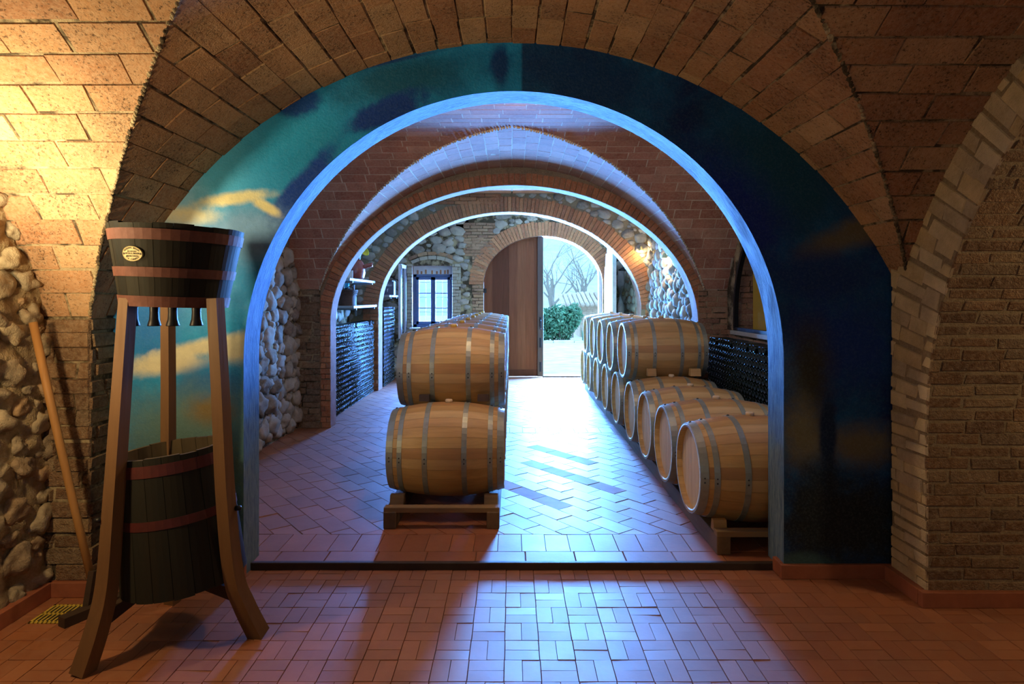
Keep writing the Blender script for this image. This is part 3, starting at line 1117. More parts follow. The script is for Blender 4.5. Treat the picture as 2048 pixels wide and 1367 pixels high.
# arched black steel frame
fr = thing('window_2', 'black steel arched window frame in the brick side wall above stacked bottles', 'window')
fr['kind'] = 'structure'
mb = MB()
pts = [(B2R - .01, 7.575, WZ0 + .03), (B2R - .01, 7.575, 1.45)]
pts += [(B2R - .01, 6.45 + 1.125 * cos(q * pi / 24), 1.45 + 1.125 * sin(q * pi / 24)) for q in range(1, 24)]
pts += [(B2R - .01, 5.325, 1.45), (B2R - .01, 5.325, WZ0 + .03)]
mb.tube(pts, 1.0, flat=(0.05, 0.05), up=(1, 0, 0))
mb.tube([(B2R - .01, 7.6, WZ0 + .02), (B2R - .01, 5.3, WZ0 + .02)], 1.0, flat=(0.04, 0.04))
mb.build('window_frame', 'framesteel', fr)
mb = MB()
ps = [(B2R + .01, p[1], p[2]) for p in pts]
mb.add(ps, [tuple(range(len(ps)))])
mb.build('window_pane', 'glass', fr)
mb = MB()
mb.bbox(B2R - .05, 5.2, WZ0 - .05, B2R + .06, 7.66, WZ0, 0.006)
mb.build('window_sill', 'sillstone', fr)

# second arch wall
A2 = dict(xc=0.03, a=2.33, zs=1.30, b=1.77)
OB = curve_arch(A2['xc'], A2['a'], A2['zs'], A2['b'], 64, 0)
mb = MB()
arch_wall(mb, W2, 8.17, OB, A2['xc'], A2['zs'], -2.9, 2.9, 3.7, (0, 1, 0), 0.004)
ring(mb, W2, A2['xc'], A2['a'], A2['zs'], A2['b'], 0.15, 0.07, 0.012, 2, 51)
bricks(mb, lambda u, s: Vector((A2['xc'] - A2['a'] - u, W2 - .004, s)), 0, A2['zs'], lambda s: (0.0, 0.12), seed=52, bl=.14, bh=.068, gap=.012, depth=.012, mi=2, mmi=0, base=False)
mb.build('wall_middle', ['mortar_dark', 'lime', 'ring'], kind='structure')

# ------------------------------------------------------------------ third bay
W3, W3b = 11.1, 11.43
CZ = 3.50
mb = MB()
mb.add([(-3, 8.1, CZ), (3, 8.1, CZ), (3, 11.2, CZ), (-3, 11.2, CZ)], [(0, 1, 2, 3)], 0, (.5, .5))
for k, x in enumerate((-1.9, -0.95, 0.0, 0.95, 1.9)):
    mb.bbox(x - .012, 8.15, CZ - .012, x + .012, 11.1, CZ + .02, 0.002, 1)
mb.build('ceiling_rear', ['plaster_pink', 'mortar'], kind='structure')
mb = MB()
mb.add([(-3, 11.1, 3.55), (3, 11.1, 3.55), (3, 13.4, 3.55), (-3, 13.4, 3.55)], [(0, 1, 2, 3)], 0, (.5, .5))
mb.build('ceiling_entrance', 'plaster_pink', kind='structure')
mb = MB()
Pw = lambda u, v: Vector((-2.86, 13.2 - u, v))
sheet(mb, Pw, 5.1, 3.6, 50, 40, 1, 0.012, Vector((1, 0, 0)), 6)
stones(mb, Pw, Vector((1, 0, 0)), 5.0, 3.4, lambda u, v, r: v > 1.3, 0.05, 0.14, 0.55, 0, 25, 2, 4000, 0.92, 0.8, 0.5, 0.25)
mb.build('wall_left_rear', ['stone_grey', 'mortar'], kind='structure')
mb = MB()
Pw = lambda u, v: Vector((2.44, 8.15 + u, v))
sheet(mb, Pw, 3.0, 3.6, 50, 40, 1, 0.012, Vector((-1, 0, 0)), 6)
stones(mb, Pw, Vector((-1, 0, 0)), 2.95, 3.4, lambda u, v, r: True, 0.045, 0.115, 0.6, 0, 26, 3, 4500, 0.92, 0.9, 0.6, 0.25)
mb.build('wall_right_rear', ['stone_grey', 'mortar'], kind='structure')
mb = MB()
Pw = lambda u, v: Vector((2.36, 11.4 + u, v))
sheet(mb, Pw, 2.0, 3.6, 30, 40, 1, 0.012, Vector((-1, 0, 0)), 6)
stones(mb, Pw, Vector((-1, 0, 0)), 1.6, 3.0, lambda u, v, r: True, 0.045, 0.12, 0.55, 0, 27, 2, 1600, 0.92, 0.8, 0.5, 0.25)
mb.build('wall_right_entrance', ['stone_grey', 'plaster_pink'], kind='structure')
# third arch wall: brick ring in a rubble face
A3 = dict(xc=-0.04, a=2.33, zs=1.44, b=1.73)
OC = curve_arch(A3['xc'], A3['a'], A3['zs'], A3['b'], 64, 0)
mb = MB()
arch_wall(mb, W3, W3b, OC, A3['xc'], A3['zs'], -2.9, 2.9, 3.75, (0, 1, 0), 0.004)
ring(mb, W3, A3['xc'], A3['a'], A3['zs'], A3['b'], 0.27, 0.066, 0.02, 2, 53)
bricks(mb, lambda u, s: Vector((A3['xc'] - A3['a'] - u, W3 - .01, s)), 0, A3['zs'], lambda s: (0.0, 0.27), seed=54, bl=.27, bh=.066, gap=.01, depth=.012, mi=2, mmi=0, base=False)
bricks(mb, lambda u, s: Vector((-A3['xc'] - A3['a'] - u, W3 - .01, s)), 0, A3['zs'], lambda s: (-2 * A3['a'] - .2, -2 * A3['a']), seed=55, bl=.27, bh=.066, gap=.01, depth=.012, mi=2, mmi=0, base=False)
Pw = lambda u, v: Vector((-2.75 + u, W3, v))
stones(mb, Pw, Vector((0, -1, 0)), 5.2, 3.5, lambda u, v, r: not inside_arch(-2.75 + u, v, A3['xc'], A3['a'], A3['zs'], A3['b'], .25 + r * .9) and not (-2.75 + u < -.3 and v > 3.28), 0.04, 0.12, 0.5, 3, 56, 3, 7000, 0.92, 0.72, 0.4, 0.3)
bricks(mb, lambda u, s: Vector((u, W3 - .005, s)), 3.30, 3.5, lambda s: (-2.4, -.2), seed=57, bl=.27, bh=.066, gap=.012, depth=.012, mi=2, mmi=0, base=False)
mb.build('wall_inner_arch', ['mortar_dark', 'lime', 'ring', 'stone_grey'], kind='structure')

# ------------------------------------------------------------------ back wall with window and doorway
W4, W4b = 12.9, 13.3
DC, DA, DZ, DB = 0.64, 1.23, 1.92, 1.00
WX0, WX1, WZB, WZT = -2.06, -1.23, 1.03, 2.26
mb = MB()
inwin = lambda x, z, m=0: WX0 - m < x < WX1 + m and WZB - m < z < WZT + .1 * (1 - ((x - (WX0 + WX1) / 2) / .42) ** 2) + m
# door part
OD = curve_arch(DC, DA, DZ, DB, 48, 0)
arch_wall(mb, W4, W4b, OD, DC, DZ, -1.0, 2.6, 3.6, (0, 1, 0), 0.0)
# window part, -2.9 .. -1.0
for y, flip in ((W4, True), (W4b, False)):
    for (x0, z0, x1, z1) in ((-2.9, 0, WX0, 3.6), (WX1, 0, -1.0, 3.6), (WX0, 0, WX1, WZB), (WX0, WZT + .05, WX1, 3.6)):
        q = [(x0, y, z0), (x1, y, z0), (x1, y, z1), (x0, y, z1)]
        mb.add(q, [(0, 1, 2, 3) if flip else (3, 2, 1, 0)], 0, (.5, .5))
mb.box(WX0 - .001, W4 + .01, WZB, WX0, W4b, WZT + .05, 1)
mb.box(WX1, W4 + .01, WZB, WX1 + .001, W4b, WZT + .05, 1)
mb.box(WX0, W4 + .01, WZT + .05, WX1, W4b, WZT + .052, 1)
mb.box(WX0, W4 + .01, WZB - .002, WX1, W4b, WZB, 1)
mb.add([(-2.9, W4, 3.0), (-.9, W4, 3.0), (-.9, W4, 3.6), (-2.9, W4, 3.6)], [(0, 1, 2, 3)], 0, (.5, .5))
ring(mb, W4, DC, DA, DZ, DB, 0.30, 0.062, 0.018, 2, 61)
# brick pier either side of the door and the window surrounds
bricks(mb, lambda u, s: Vector((u, W4 - .002, s)), 0, 2.9, lambda s: (-.82, DC - DA), seed=62, bl=.22, bh=.066, gap=.014, depth=.012, mi=4, mmi=0, base=False)
bricks(mb, lambda u, s: Vector((u, W4 - .002, s)), 2.5, 3.2, lambda s: (-1.0, -.35), seed=63, bl=.24, bh=.066, gap=.014, depth=.010, mi=4, mmi=0, base=False)
bricks(mb, lambda u, s: Vector((u, W4 - .002, s)), .8, 2.35, lambda s: (WX1, WX1 + .17), seed=64, bl=.2, bh=.068, gap=.014, depth=.014, mi=5, mmi=0, base=False)
bricks(mb, lambda u, s: Vector((u, W4 - .002, s)), .8, 2.35, lambda s: (WX0 - .14, WX0), seed=65, bl=.2, bh=.068, gap=.014, depth=.014, mi=5, mmi=0, base=False)
wc, wh = (WX0 + WX1) / 2, (WX1 - WX0) / 2
ring(mb, W4 - .004, wc, wh * 1.55, 2.02, .42, 0.075, 0.19, 0.016, 5, 66, 0.012, radians(50), radians(130))
ring(mb, W4 - .004, wc, wh * 1.55 + .09, 2.02, .51, 0.075, 0.21, 0.016, 4, 67, 0.012, radians(50), radians(130))
okb = lambda u, v, r: not inside_arch(-2.75 + u, v, DC, DA, DZ, DB, .28 + r * .8) and not inwin(-2.75 + u, v, .17 + r * .7) and not (-1.0 < -2.75 + u < -.35 and v > 2.45) and not (-.9 < -2.75 + u < -.5)
Pw = lambda u, v: Vector((-2.75 + u, W4, v))
stones(mb, Pw, Vector((0, -1, 0)), 5.1, 3.5, okb, 0.04, 0.15, 0.5, 3, 68, 3, 7000, 0.9, 0.66, 0.36, 0.35)
mb.add([(2.5, W4, 0), (3.0, W4, 0), (3.0, W4, 3.6), (2.5, W4, 3.6)], [(0, 1, 2, 3)], 0, (.5, .5))
mb.build('wall_back', ['mortar', 'lime', 'ring', 'stone_grey', 'wallbrick', 'sillstone'], kind='structure')

# window_1
w1 = thing('window_1', 'six pane window with blue grey frame in the stone back wall', 'window')
w1['kind'] = 'structure'
mb = MB()
yw = W4 + .16
fz1 = 2.14
mb.bbox(WX0, yw, WZB, WX0 + .07, yw + .07, fz1, .006)
mb.bbox(WX1 - .07, yw, WZB, WX1, yw + .07, fz1, .006)
mb.bbox(WX0, yw, fz1 - .06, WX1, yw + .07, fz1, .006)
mb.bbox(WX0, yw, WZB, WX1, yw + .07, WZB + .07, .006)
mb.bbox(WX0, yw + .0, fz1, WX1, yw + .06, 2.36, .006, 1)
mb.build('window_frame', ['windowwood', 'whitepaint'], w1)
for x0, x1 in ((WX0 + .06, wc + .01), (wc - .01, WX1 - .06)):
    mb = MB()
    z0, z1 = WZB + .07, fz1 - .06
    mb.bbox(x0, yw - .02, z0, x0 + .06, yw + .03, z1, .005)
    mb.bbox(x1 - .06, yw - .02, z0, x1, yw + .03, z1, .005)
    mb.bbox(x0, yw - .02, z0, x1, yw + .03, z0 + .06, .005)
    mb.bbox(x0, yw - .02, z1 - .06, x1, yw + .03, z1, .005)
    for k in (1, 2):
        zz = z0 + .03 + (z1 - z0 - .06) * k / 3
        mb.bbox(x0, yw - .015, zz - .012, x1, yw + .025, zz + .012, .003)
    s = mb.build('window_sash', 'windowwood', w1)
    mb = MB()
    mb.box(x0 + .05, yw, z0 + .05, x1 - .05, yw + .004, z1 - .05)
    mb.build('window_pane', 'glass', s)
mb = MB()
for x in (WX0 + .24, WX1 - .24):
    mb.tube([(x, W4b - .05, WZB), (x, W4b - .05, 2.3)], .008, 6)
for z in (1.35, 1.66, 1.97):
    mb.tube([(WX0, W4b - .05, z), (WX1, W4b - .05, z)], .007, 6)
mb.build('window_grille', 'ironblack', w1)
mb = MB()
mb.bbox(WX0 - .05, W4 - .05, WZB - .03, WX1 + .05, yw, WZB + .004, .005)
mb.build('window_sill', 'whitepaint', w1)
mb = MB()
for k, x in enumerate((-1.97, -1.89, -1.80, -1.67, -1.57, -1.49, -1.40, -1.34)):
    hh = (.08, .06, .09, .075, .06, .085, .08, .09)[k]
    mb.bbox(x - .018, yw - .012, fz1 + .005, x + .018, yw + .02, fz1 + .005 + hh, .006, 0)
mb.build('window_dentil', 'ring', w1)

# open inner casement at the left of the window
cs = thing('casement_leaf', 'narrow open casement with dark frame and white edges left of the window', 'casement', (0, 0, 0))
mb = MB()
xa = -2.16
for y0, y1 in ((12.16, 12.24), (12.74, 12.82)):
    mb.bbox(xa - .045, y0, .85, xa, y1, 2.30, .004, 0)
    mb.box(xa - .05, y0 - .003, .85, xa - .002, y0, 2.30, 1)
mb.bbox(xa - .045, 12.16, 2.24, xa, 12.82, 2.31, .004, 1)
mb.bbox(xa - .045, 12.16, .82, xa, 12.82, .9, .004, 0)
mb.bbox(xa - .005, 12.225, .9, xa + .008, 12.245, 2.26, .002, 1)
mb.build('casement_frame', ['framesteel', 'whitepaint'], cs)
mb = MB()
mb.box(xa - .024, 12.24, .9, xa - .02, 12.74, 2.24)
mb.build('casement_pane', 'glass', cs)
mb = MB()
for z in (1.0, 2.1):
    mb = MB()
    mb.box(xa - .02, 12.80, z, xa + .0, 12.905, z + .05)
    mb.build('hinge', 'ironblack', cs)

# door_1: closed left leaf, door_2: open right leaf
def leaf_pts(x0, x1, n=16):
    pts = []
    for i in range(n + 1):
        x = x0 + (x1 - x0) * i / n
        d = max(0.0, 1 - ((x - DC) / DA) ** 2)
        pts.append((x, DZ + DB * sqrt(d)))
    return pts


d1 = thing('door_1', 'closed brown plank door leaf with curved top in the arched doorway', 'door')
d1['kind'] = 'structure'
mb = MB()
nb = 7
xs = [DC - DA + .005 + (DA - .01) * i / nb for i in range(nb + 1)]
R = random.Random(5)
for i in range(nb):
    top = leaf_pts(xs[i] + .001, xs[i + 1] - .001, 5)
    y = 13.0 + R.uniform(-.004, .004)
    n = len(top)
    vs = [(x, y, z) for x, z in top] + [(top[-1][0], y, 0.02), (top[0][0], y, 0.02)]
    vs += [(p[0], y + .05, p[2]) for p in vs]
    m = n + 2
    fs = [tuple(range(m)), tuple(reversed(range(m, 2 * m)))] + [(a, (a + 1) % m + 0, (a + 1) % m + m, a + m) for a in range(m)]
    mb.add(vs, [tuple(reversed(f)) for f in fs], 0, (R.random(), 0))
top = leaf_pts(xs[0], xs[-1], 24)
vs = [(x, 13.03, z - .005) for x, z in top] + [(top[-1][0], 13.03, 0.02), (top[0][0], 13.03, 0.02)]
vs += [(q[0], 13.055, q[2]) for q in vs]
m = len(vs) // 2
mb.add(vs, [tuple(range(m)), tuple(range(m, 2 * m))] + [(a, (a + 1) % m, (a + 1) % m + m, a + m) for a in range(m)], 0, (.5, 0))
mb.bbox(DC - DA + .01, 12.985, .03, DC, 13.01, .16, .004)
mb.build('plank_panel', 'doorwood', d1)
mb = MB()
mb.bbox(DC - .11, 12.95, 0.02, DC + .012, 13.05, DZ + DB - .01, .006)
mb.build('meeting_stile', 'doortrim', d1)
mb = MB()
for z in (.55, 1.2, 1.75):
    mb = MB()
    mb.bbox(DC - DA - .05, 12.94, z, DC - DA + .06, 13.0, z + .09, .006)
    mb.build('hinge', 'ironblack', d1)
mb = MB()
for z in (.12, .62, 1.05):
    mb.bbox(DC - .07, 12.93, z, DC - .03, 12.952, z + .2, .006)
mb.tube([(DC - .05, 12.93, 1.0), (DC - .05, 12.90, 1.03), (DC - .05, 12.90, 1.16), (DC - .05, 12.93, 1.2)], .01, 6)
mb.build('door_latch', 'ironblack', d1)

d2 = thing('door_2', 'right door leaf standing open edge on beside the bright doorway', 'door')
d2['kind'] = 'structure'
mb = MB()
R = random.Random(6)
for i in range(6):
    y0, y1 = 11.72 + i * .2, 11.72 + (i + 1) * .2 - .004
    q = (12.92 - (y0 + y1) / 2) / 1.23
    zt = DZ + DB * sqrt(max(0, 1 - (1 - q) ** 2)) if q < 1 else DZ + DB
    mb.bbox(1.90, y0, .02, 1.95, y1, zt * .985, .003, 0, (R.random(), 0))
mb.build('plank_panel', 'doorwood', d2)
mb = MB()
mb.bbox(1.88, 11.70, .02, 1.955, 11.735, 2.62, .004)
mb.build('meeting_stile', 'weathered', d2)
mb = MB()
mb.bbox(1.80, 12.98, 0, 1.87, 13.08, 2.22, .005)
mb.bbox(1.79, 12.97, 2.1, 1.885, 13.09, 2.2, .02)
mb.build('door_post', 'whitepaint', d2)
mb = MB()
mb.bbox(DC - .0, 12.98, -.02, DC + DA, 13.28, .03, .004)
mb.build('trim_2', 'stepwood', kind='structure')
# weathered post in the corner by the door
mb = MB()
pp = [(2.195, 12.6, z) for z in [0, .3, .7, 1.1, 1.5, 1.9, 2.2]]
mb.tube([(x + .006 * sin(z * 3), y, z) for x, y, z in pp], [.072, .07, .072, .069, .07, .068, .066], 10)
tag(mb.build('timber_post', 'weathered'), 'pale weathered timber post standing in the corner right of the doorway', 'post')
mb = MB()
mb.tube([(2.31, 12.25, 2.22), (2.20, 12.25, 2.24), (2.13, 12.25, 2.20)], .02, 8)
mb.tube([(2.33, 12.25, 2.22), (2.33, 12.25, 2.34)], .014, 8)
mb.lathe([(0.0, 0.03), (.07, 0.0), (.075, -.02), (.0, -.02)], 16, 'z', (2.16, 12.25, 2.2))
tag(mb.build('iron_bracket', 'ironblack'), 'black iron lamp bracket on the stone wall right of the doorway', 'bracket')

# ------------------------------------------------------------------ barrels
BL, BR, HR = 0.875, 0.36, 0.30
def br(x):
    return BR - (BR - HR) * (x / (BL / 2)) ** 2


def barrel_parts(root, bung_mat):
    R = random.Random(9)
    mb = MB()
    ns, sub, nx = 28, 3, 16
    for k in range(ns):
        w = 2 * pi / ns
        vs, fs = [], []
        g = 0.012 * w
        for i in range(nx + 1):
            x = -BL / 2 + BL * i / nx
            r = br(x)
            for q in range(sub + 1):
                a = k * w + g + (w - 2 * g) * q / sub
                vs.append((x, r * cos(a), r * sin(a)))
        for i in range(nx):
            for q in range(sub):
                a = i * (sub + 1) + q
                fs.append((a, a + sub + 1, a + sub + 2, a + 1))
        # chime: thickness at both ends
        for e, xx in ((0, -1), (nx, 1)):
            b = len(vs)
            x = xx * BL / 2
            for q in range(sub + 1):
                a = k * w + g + (w - 2 * g) * q / sub
                vs.append((x, (HR - .022) * cos(a), (HR - .022) * sin(a)))
            for q in range(sub + 1):
                a = k * w + g + (w - 2 * g) * q / sub
                vs.append((x - xx * .05, (HR - .022) * cos(a), (HR - .022) * sin(a)))
            for q in range(sub):
                o = e * (sub + 1) + q
                f1 = (o, o + 1, b + q + 1, b + q)
                f2_ = (b + q, b + q + 1, b + sub + 2 + q, b + sub + 1 + q)
                fs += [f1, f2_] if xx < 0 else [tuple(reversed(f1)), tuple(reversed(f2_))]
        mb.add(vs, fs, 0, (R.random(), R.random()), True)
    mb.lathe([(br(-BL / 2 + BL * i / 8) - .004, -BL / 2 + BL * i / 8) for i in range(1, 8)], 40, 'x', mi=0, tint=(.1, .1))
    mb.build('body', 'stave', root)
    for s in (-1, 1):
        mb = MB()
        x = s * (BL / 2 - .04)
        npl = 7
        for k in range(npl):
            y0 = -HR + .02 + (2 * HR - .04) * k / npl
            y1 = -HR + .02 + (2 * HR - .04) * (k + 1) / npl - .0015
            pts = []
            for i in range(7):
                y = y0 + (y1 - y0) * i / 6
                z = sqrt(max(0, (HR - .018) ** 2 - y * y))
                pts.append((y, z))
            vs = [(x, y, z) for y, z in pts] + [(x, y, -z) for y, z in reversed(pts)]
            f = tuple(range(len(vs)))
            mb.add(vs, [f if s > 0 else tuple(reversed(f))], 0, (R.random(), 0))
        mb.build('head', 'head', root)
    # hoops: (centre, width)
    for xc, w in ((-.412, .052), (-.335, .036), (-.145, .038), (.145, .038), (.335, .036), (.412, .052)):
        mb = MB()
        a, b = xc - w / 2, xc + w / 2
        mb.lathe([(br(a) - .002, a), (br(a) + .0035, a), (br(b) + .0035, b), (br(b) - .002, b)], 48, 'x', smooth=False)
        for k in range(2):
            an = radians(-95) + k * .09
            for sgn in (1,):
                c = (xc, (br(xc) + .003) * sin(an) , (br(xc) + .003) * cos(an))
                co, fc = ico(1)
                mb.add([(c[0] + p.x * .006, c[1] + p.y * .005, c[2] + p.z * .006) for p in co], fc, 1, None, True)
        # overlap of the strip and rivet heads on top
        an = radians(4)
        co, fc = ico(1)
        c = (xc, (br(xc) + .003) * sin(an), (br(xc) + .003) * cos(an))
        mb.add([(c[0] + p.x * .012, c[1] + p.y * .012, c[2] + p.z * .008) for p in co], fc, 1, None, True)
        mb.build('hoop', ['hoop', 'rivet'], root)
    mb = MB()
    mb.lathe([(.0, BR - .01), (.026, BR - .008), (.030, BR + .016), (.024, BR + .024), (.0, BR + .024)], 20, 'z', tint=(.5, .5))
    mb.build('bung', bung_mat, root)


ZB1, DZB = 0.462, 0.574
MIDX, RTX = -0.497, 1.225 + BL / 2
ordn = ['front', 'second', 'third', 'fourth', 'fifth', 'sixth', 'seventh', 'rearmost']
b0 = thing('wine_barrel', 'oak wine barrel at the front end of the bottom row in the centre', 'barrel', (MIDX, 4.92, ZB1), group='barrels in the central stack')
barrel_parts(b0, 'bung')
bt = thing('wine_barrel', 'oak wine barrel nearest the camera in the top row of the central stack', 'barrel', (MIDX, 4.92 + .435, ZB1 + DZB), group='barrels in the central stack')
barrel_parts(bt, 'bung_yellow')
R = random.Random(77)
roll = lambda: (R.uniform(-.05, .05), 0, R.uniform(-.006, .006))
for i in range(1, 8):
    lab = 'oak wine barrel, %s from the front in the bottom row of the central stack' % ordn[i] if i < 7 else 'oak wine barrel at the door end of the bottom row of the central stack'
    dup(b0, (MIDX, 4.92 + .87 * i, ZB1), lab, roll())
for i in range(1, 7):
    lab = 'oak wine barrel with yellow bung, %s from the front of the central top row' % ordn[i] if i < 6 else 'oak wine barrel with yellow bung at the door end of the central top row'
    dup(bt, (MIDX, 4.92 + .435 + .87 * i, ZB1 + DZB), lab, roll())
YR = [4.36, 5.085, 5.81, 6.535, 7.405, 8.275, 9.145, 10.015, 10.885]
rl = ['nearest oak barrel of the floor row on the right, partly behind the painted arch jamb',
      'second oak barrel from the camera in the floor row on the right',
      'third oak barrel from the camera in the floor row on the right',
      'fourth oak barrel of the right floor row, just before the upper barrels begin',
      'oak barrel of the right floor row under the nearest upper barrel',
      'sixth oak barrel from the camera in the right floor row',
      'seventh oak barrel from the camera in the right floor row',
      'eighth oak barrel from the camera in the right floor row',
      'farthest oak barrel of the right floor row, nearest the open doorway']
for i, y in enumerate(YR):
    dup(b0, (RTX, y, ZB1), rl[i], roll(), 'barrels along the right wall')
ul = ['nearest oak barrel of the upper row on the right, its full side in view',
      'second oak barrel of the upper row on the right', 'third oak barrel of the upper row on the right',
      'fourth oak barrel of the upper row on the right', 'farthest oak barrel of the upper row on the right, by the doorway']
for i in range(5):
    dup(b0, (RTX, (YR[i + 3] + YR[i + 4]) / 2, ZB1 + (DZB if i else .60)), ul[i], roll(), 'barrels along the right wall')


# racks under the barrels
def rack(y0, y1, x0, x1, bars, label, group):
    r = thing('barrel_rack', label, 'rack', ((x0 + x1) / 2, (y0 + y1) / 2, 0), group=group)
    cx, cy = (x0 + x1) / 2, (y0 + y1) / 2
    for x in (x0, x1 - .09):
        mb = MB()
        mb.bbox(x - cx, y0 - cy, 0, x + .09 - cx, y1 - cy, .12, .006, tint=(random.random(), 0))
        mb.build('rail', 'rack', r)
    for y in bars:
        mb = MB()
        mb.bbox(x0 - cx - .0, y - .035 - cy, .112, x1 - cx, y + .035 - cy, .15, .005, tint=(random.random(), 0))
        mb.build('crossbar', 'rackx', r)
    return r


ml = ['timber rack under the front of the central barrel stack', 'second timber rack from the front under the central barrels',
      'third timber rack from the front under the central barrels', 'farthest timber rack under the central barrels, toward the doors']
for i in range(4):
    y0 = 4.44 + 1.74 * i
    rack(y0, y0 + 1.73, -.915, -.09, (y0 + .045, y0 + .91, y0 + 1.685), ml[i], 'racks under the central stack')
rr = [(3.995, 5.43, (4.03, 4.722, 5.385), 'nearest timber rack under the right floor row of barrels'),
      (5.44, 6.95, (5.49, 6.17, 6.905), 'second timber rack under the right floor row of barrels'),
      (6.96, 8.69, (7.01, 7.84, 8.645), 'third timber rack under the right floor row of barrels'),
      (8.70, 10.43, (8.745, 9.58, 10.385), 'fourth timber rack under the right floor row of barrels'),
      (10.44, 11.3, (10.485, 11.25), 'short end timber rack under the right row, nearest the doorway')]
for y0, y1, bars, lab in rr:
    rack(y0, y1, 1.31, 2.02, bars, lab, 'racks under the right barrels')


def chock(x, y, z, s, lab, rot=(0, 0, 0), mat='chock', group=None):
    mb = MB()
    w, d, h = s
    v = [(-w / 2, -d / 2, 0), (w / 2, -d / 2, 0), (w / 2, d / 2, 0), (-w / 2, d / 2, 0), (-w / 2, -d / 2 * .6, h), (w / 2, -d / 2 * .6, h), (w / 2, d / 4, h), (-w / 2, d / 4, h)]
    mb.add(v, [(0, 3, 2, 1), (4, 5, 6, 7), (0, 1, 5, 4), (1, 2, 6, 5), (2, 3, 7, 6), (3, 0, 4, 7)])
    o = mb.build('wooden_chock', mat)
    o.location = (x, y, z)
    o.rotation_euler = rot
    tag(o, lab, 'chock', group)


chock(1.36, 4.11, .121, (.085, .07, .07), 'pale wooden chock on the rack rail under the nearest right barrel')
chock(-.85, 4.645, .121, (.10, .09, .065), 'dark wooden chock at the left end under the front central barrel', mat='rackx')
chock(-.155, 4.645, .121, (.10, .09, .065), 'dark wooden chock at the right end under the front central barrel', mat='rackx')
chock(1.475, 6.615, .82, (.09, .08, .075), 'pale wooden wedge at the left end between the two right barrel layers')
chock(1.935, 6.615, .82, (.11, .08, .075), 'pale wooden wedge at the right end between the two right barrel layers')
chock(-.70, 5.005, .82, (.08, .08, .05), 'dark wooden wedge left of the bung between the two central barrel layers', mat='darkwood')
chock(-.23, 5.005, .82, (.09, .08, .05), 'dark wooden wedge right of the bung between the two central barrel layers', mat='darkwood')

# ------------------------------------------------------------------ bottle stacks
BPROF = [(0.0, .022), (.018, .018), (.029, .004), (.0325, 0.0), (.0355, .003), (.0368, .012), (.0372, .03), (.0372, .19), (.033, .215), (.018, .245), (.0145, .26), (.0145, .288), (.0165, .289), (.0165, .30), (0.0, .30)]


def bottle_mesh(n=12):
    mb = MB()
    mb.lathe([(r, h) for r, h in BPROF], n, 'x', tint=(.5, .5))
    return mb


bm0 = bottle_mesh()
PIT, ROWH = 0.0775, 0.0735
slots = []       # (x, y, z, dir, which)


def stack(xf, dirn, y0, y1, ztop, which, z0=0.04):
    R = random.Random(int(y0 * 100))
    rows = int((ztop - z0) / ROWH)
    cols = int((y1 - y0) / PIT)
    for j in range(rows):
        c = cols - (j % 2)
        for i in range(c):
            if j == rows - 1 and R.random() < .12:
                continue
            slots.append((xf + R.uniform(-.004, .004), y0 + PIT * (i + .5 + (.5 if j % 2 else 0)), z0 + ROWH * j, dirn, which))


stack(-2.43, -1, 8.46, 11.06, 1.36, 0)
stack(-2.36, -1, 11.5, 12.66, 1.55, 1)
stack(2.37, 1, 4.9, 7.62, 1.24, 2)
cand = []
for s in slots:
    x, y, z, d, w = s
    px, py = 1024 + F * x / y, 596 + F * (EYE - z) / y
    if w == 2 and (px > 1528 or z < .74):
        continue
    if w == 0 and px < 672:
        continue
    cand.append((y if w == 2 else y - 1.0, s))
cand.sort(key=lambda q: q[0])
nR = [s for k, s in cand if s[4] == 2]
nL = [s for k, s in cand if s[4] == 0]
pick = nR[:170]
pick += nL[:300 - len(pick)]
picked = set(pick)
proto = {}
for s in pick:
    x, y, z, d, w = s
    if w not in proto:
        o = bm0.build('wine_bottle', 'bottle')
        lab = {2: 'dark wine bottle lying in the stack along the right wall', 0: 'dark wine bottle lying in the tall stack along the left wall'}[w]
        tag(o, lab, 'bottle', {2: 'bottles stacked along the right wall', 0: 'bottles stacked along the left wall'}[w])
        proto[w] = o
    else:
        o = proto[w].copy()
        COL.objects.link(o)
    o.location = (x, y, z)
    o.rotation_euler = (random.uniform(0, 6.28), 0, 0 if d > 0 else pi)
rest = MB()
low = bottle_mesh(10)
for s in slots:
    if s in picked:
        continue
    x, y, z, d, w = s
    rest.add([(x + v[0] * d, y + v[1], z + v[2]) for v in low.v], low.f if d > 0 else [tuple(reversed(f)) for f in low.f], 0, (.5, .5), True)
o = rest.build('wine_bottles', 'bottle')
tag(o, 'mass of dark wine bottles filling the stacks along both side walls', 'bottles', kind='stuff')

# ------------------------------------------------------------------ shelves and what stands on them
def shelf(name, x0, x1, y0, y1, z, lab):
    s = thing(name, lab, 'shelf', (0, 0, 0))
    mb = MB()
    mb.bbox(x0, y0, z - .04, x1, y1, z, .004)
    mb.build('board', 'greyboard', s)
    mb = MB()
    for y in (y0 + .25, y1 - .12):
        mb.bbox(x0, y - .015, z - .07, x1 - .02, y + .015, z - .04, .003)
        mb.bbox(x0, y - .015, z - .2, x0 + .03, y + .015, z - .04, .003)
    mb.build('bracket', 'greyboard', s)


shelf('wall_shelf', -2.75, -2.39, 9.45, 11.08, 1.525, 'lower grey shelf above the left bottle stack, under the jug')
shelf('wall_shelf', -2.75, -2.39, 9.22, 10.92, 1.94, 'upper grey shelf above the left bottle stack, holding the red jug')
shelf('wall_shelf', -2.75, -2.30, 11.75, 12.7, 1.70, 'grey shelf beyond the inner arch, holding dark crates')

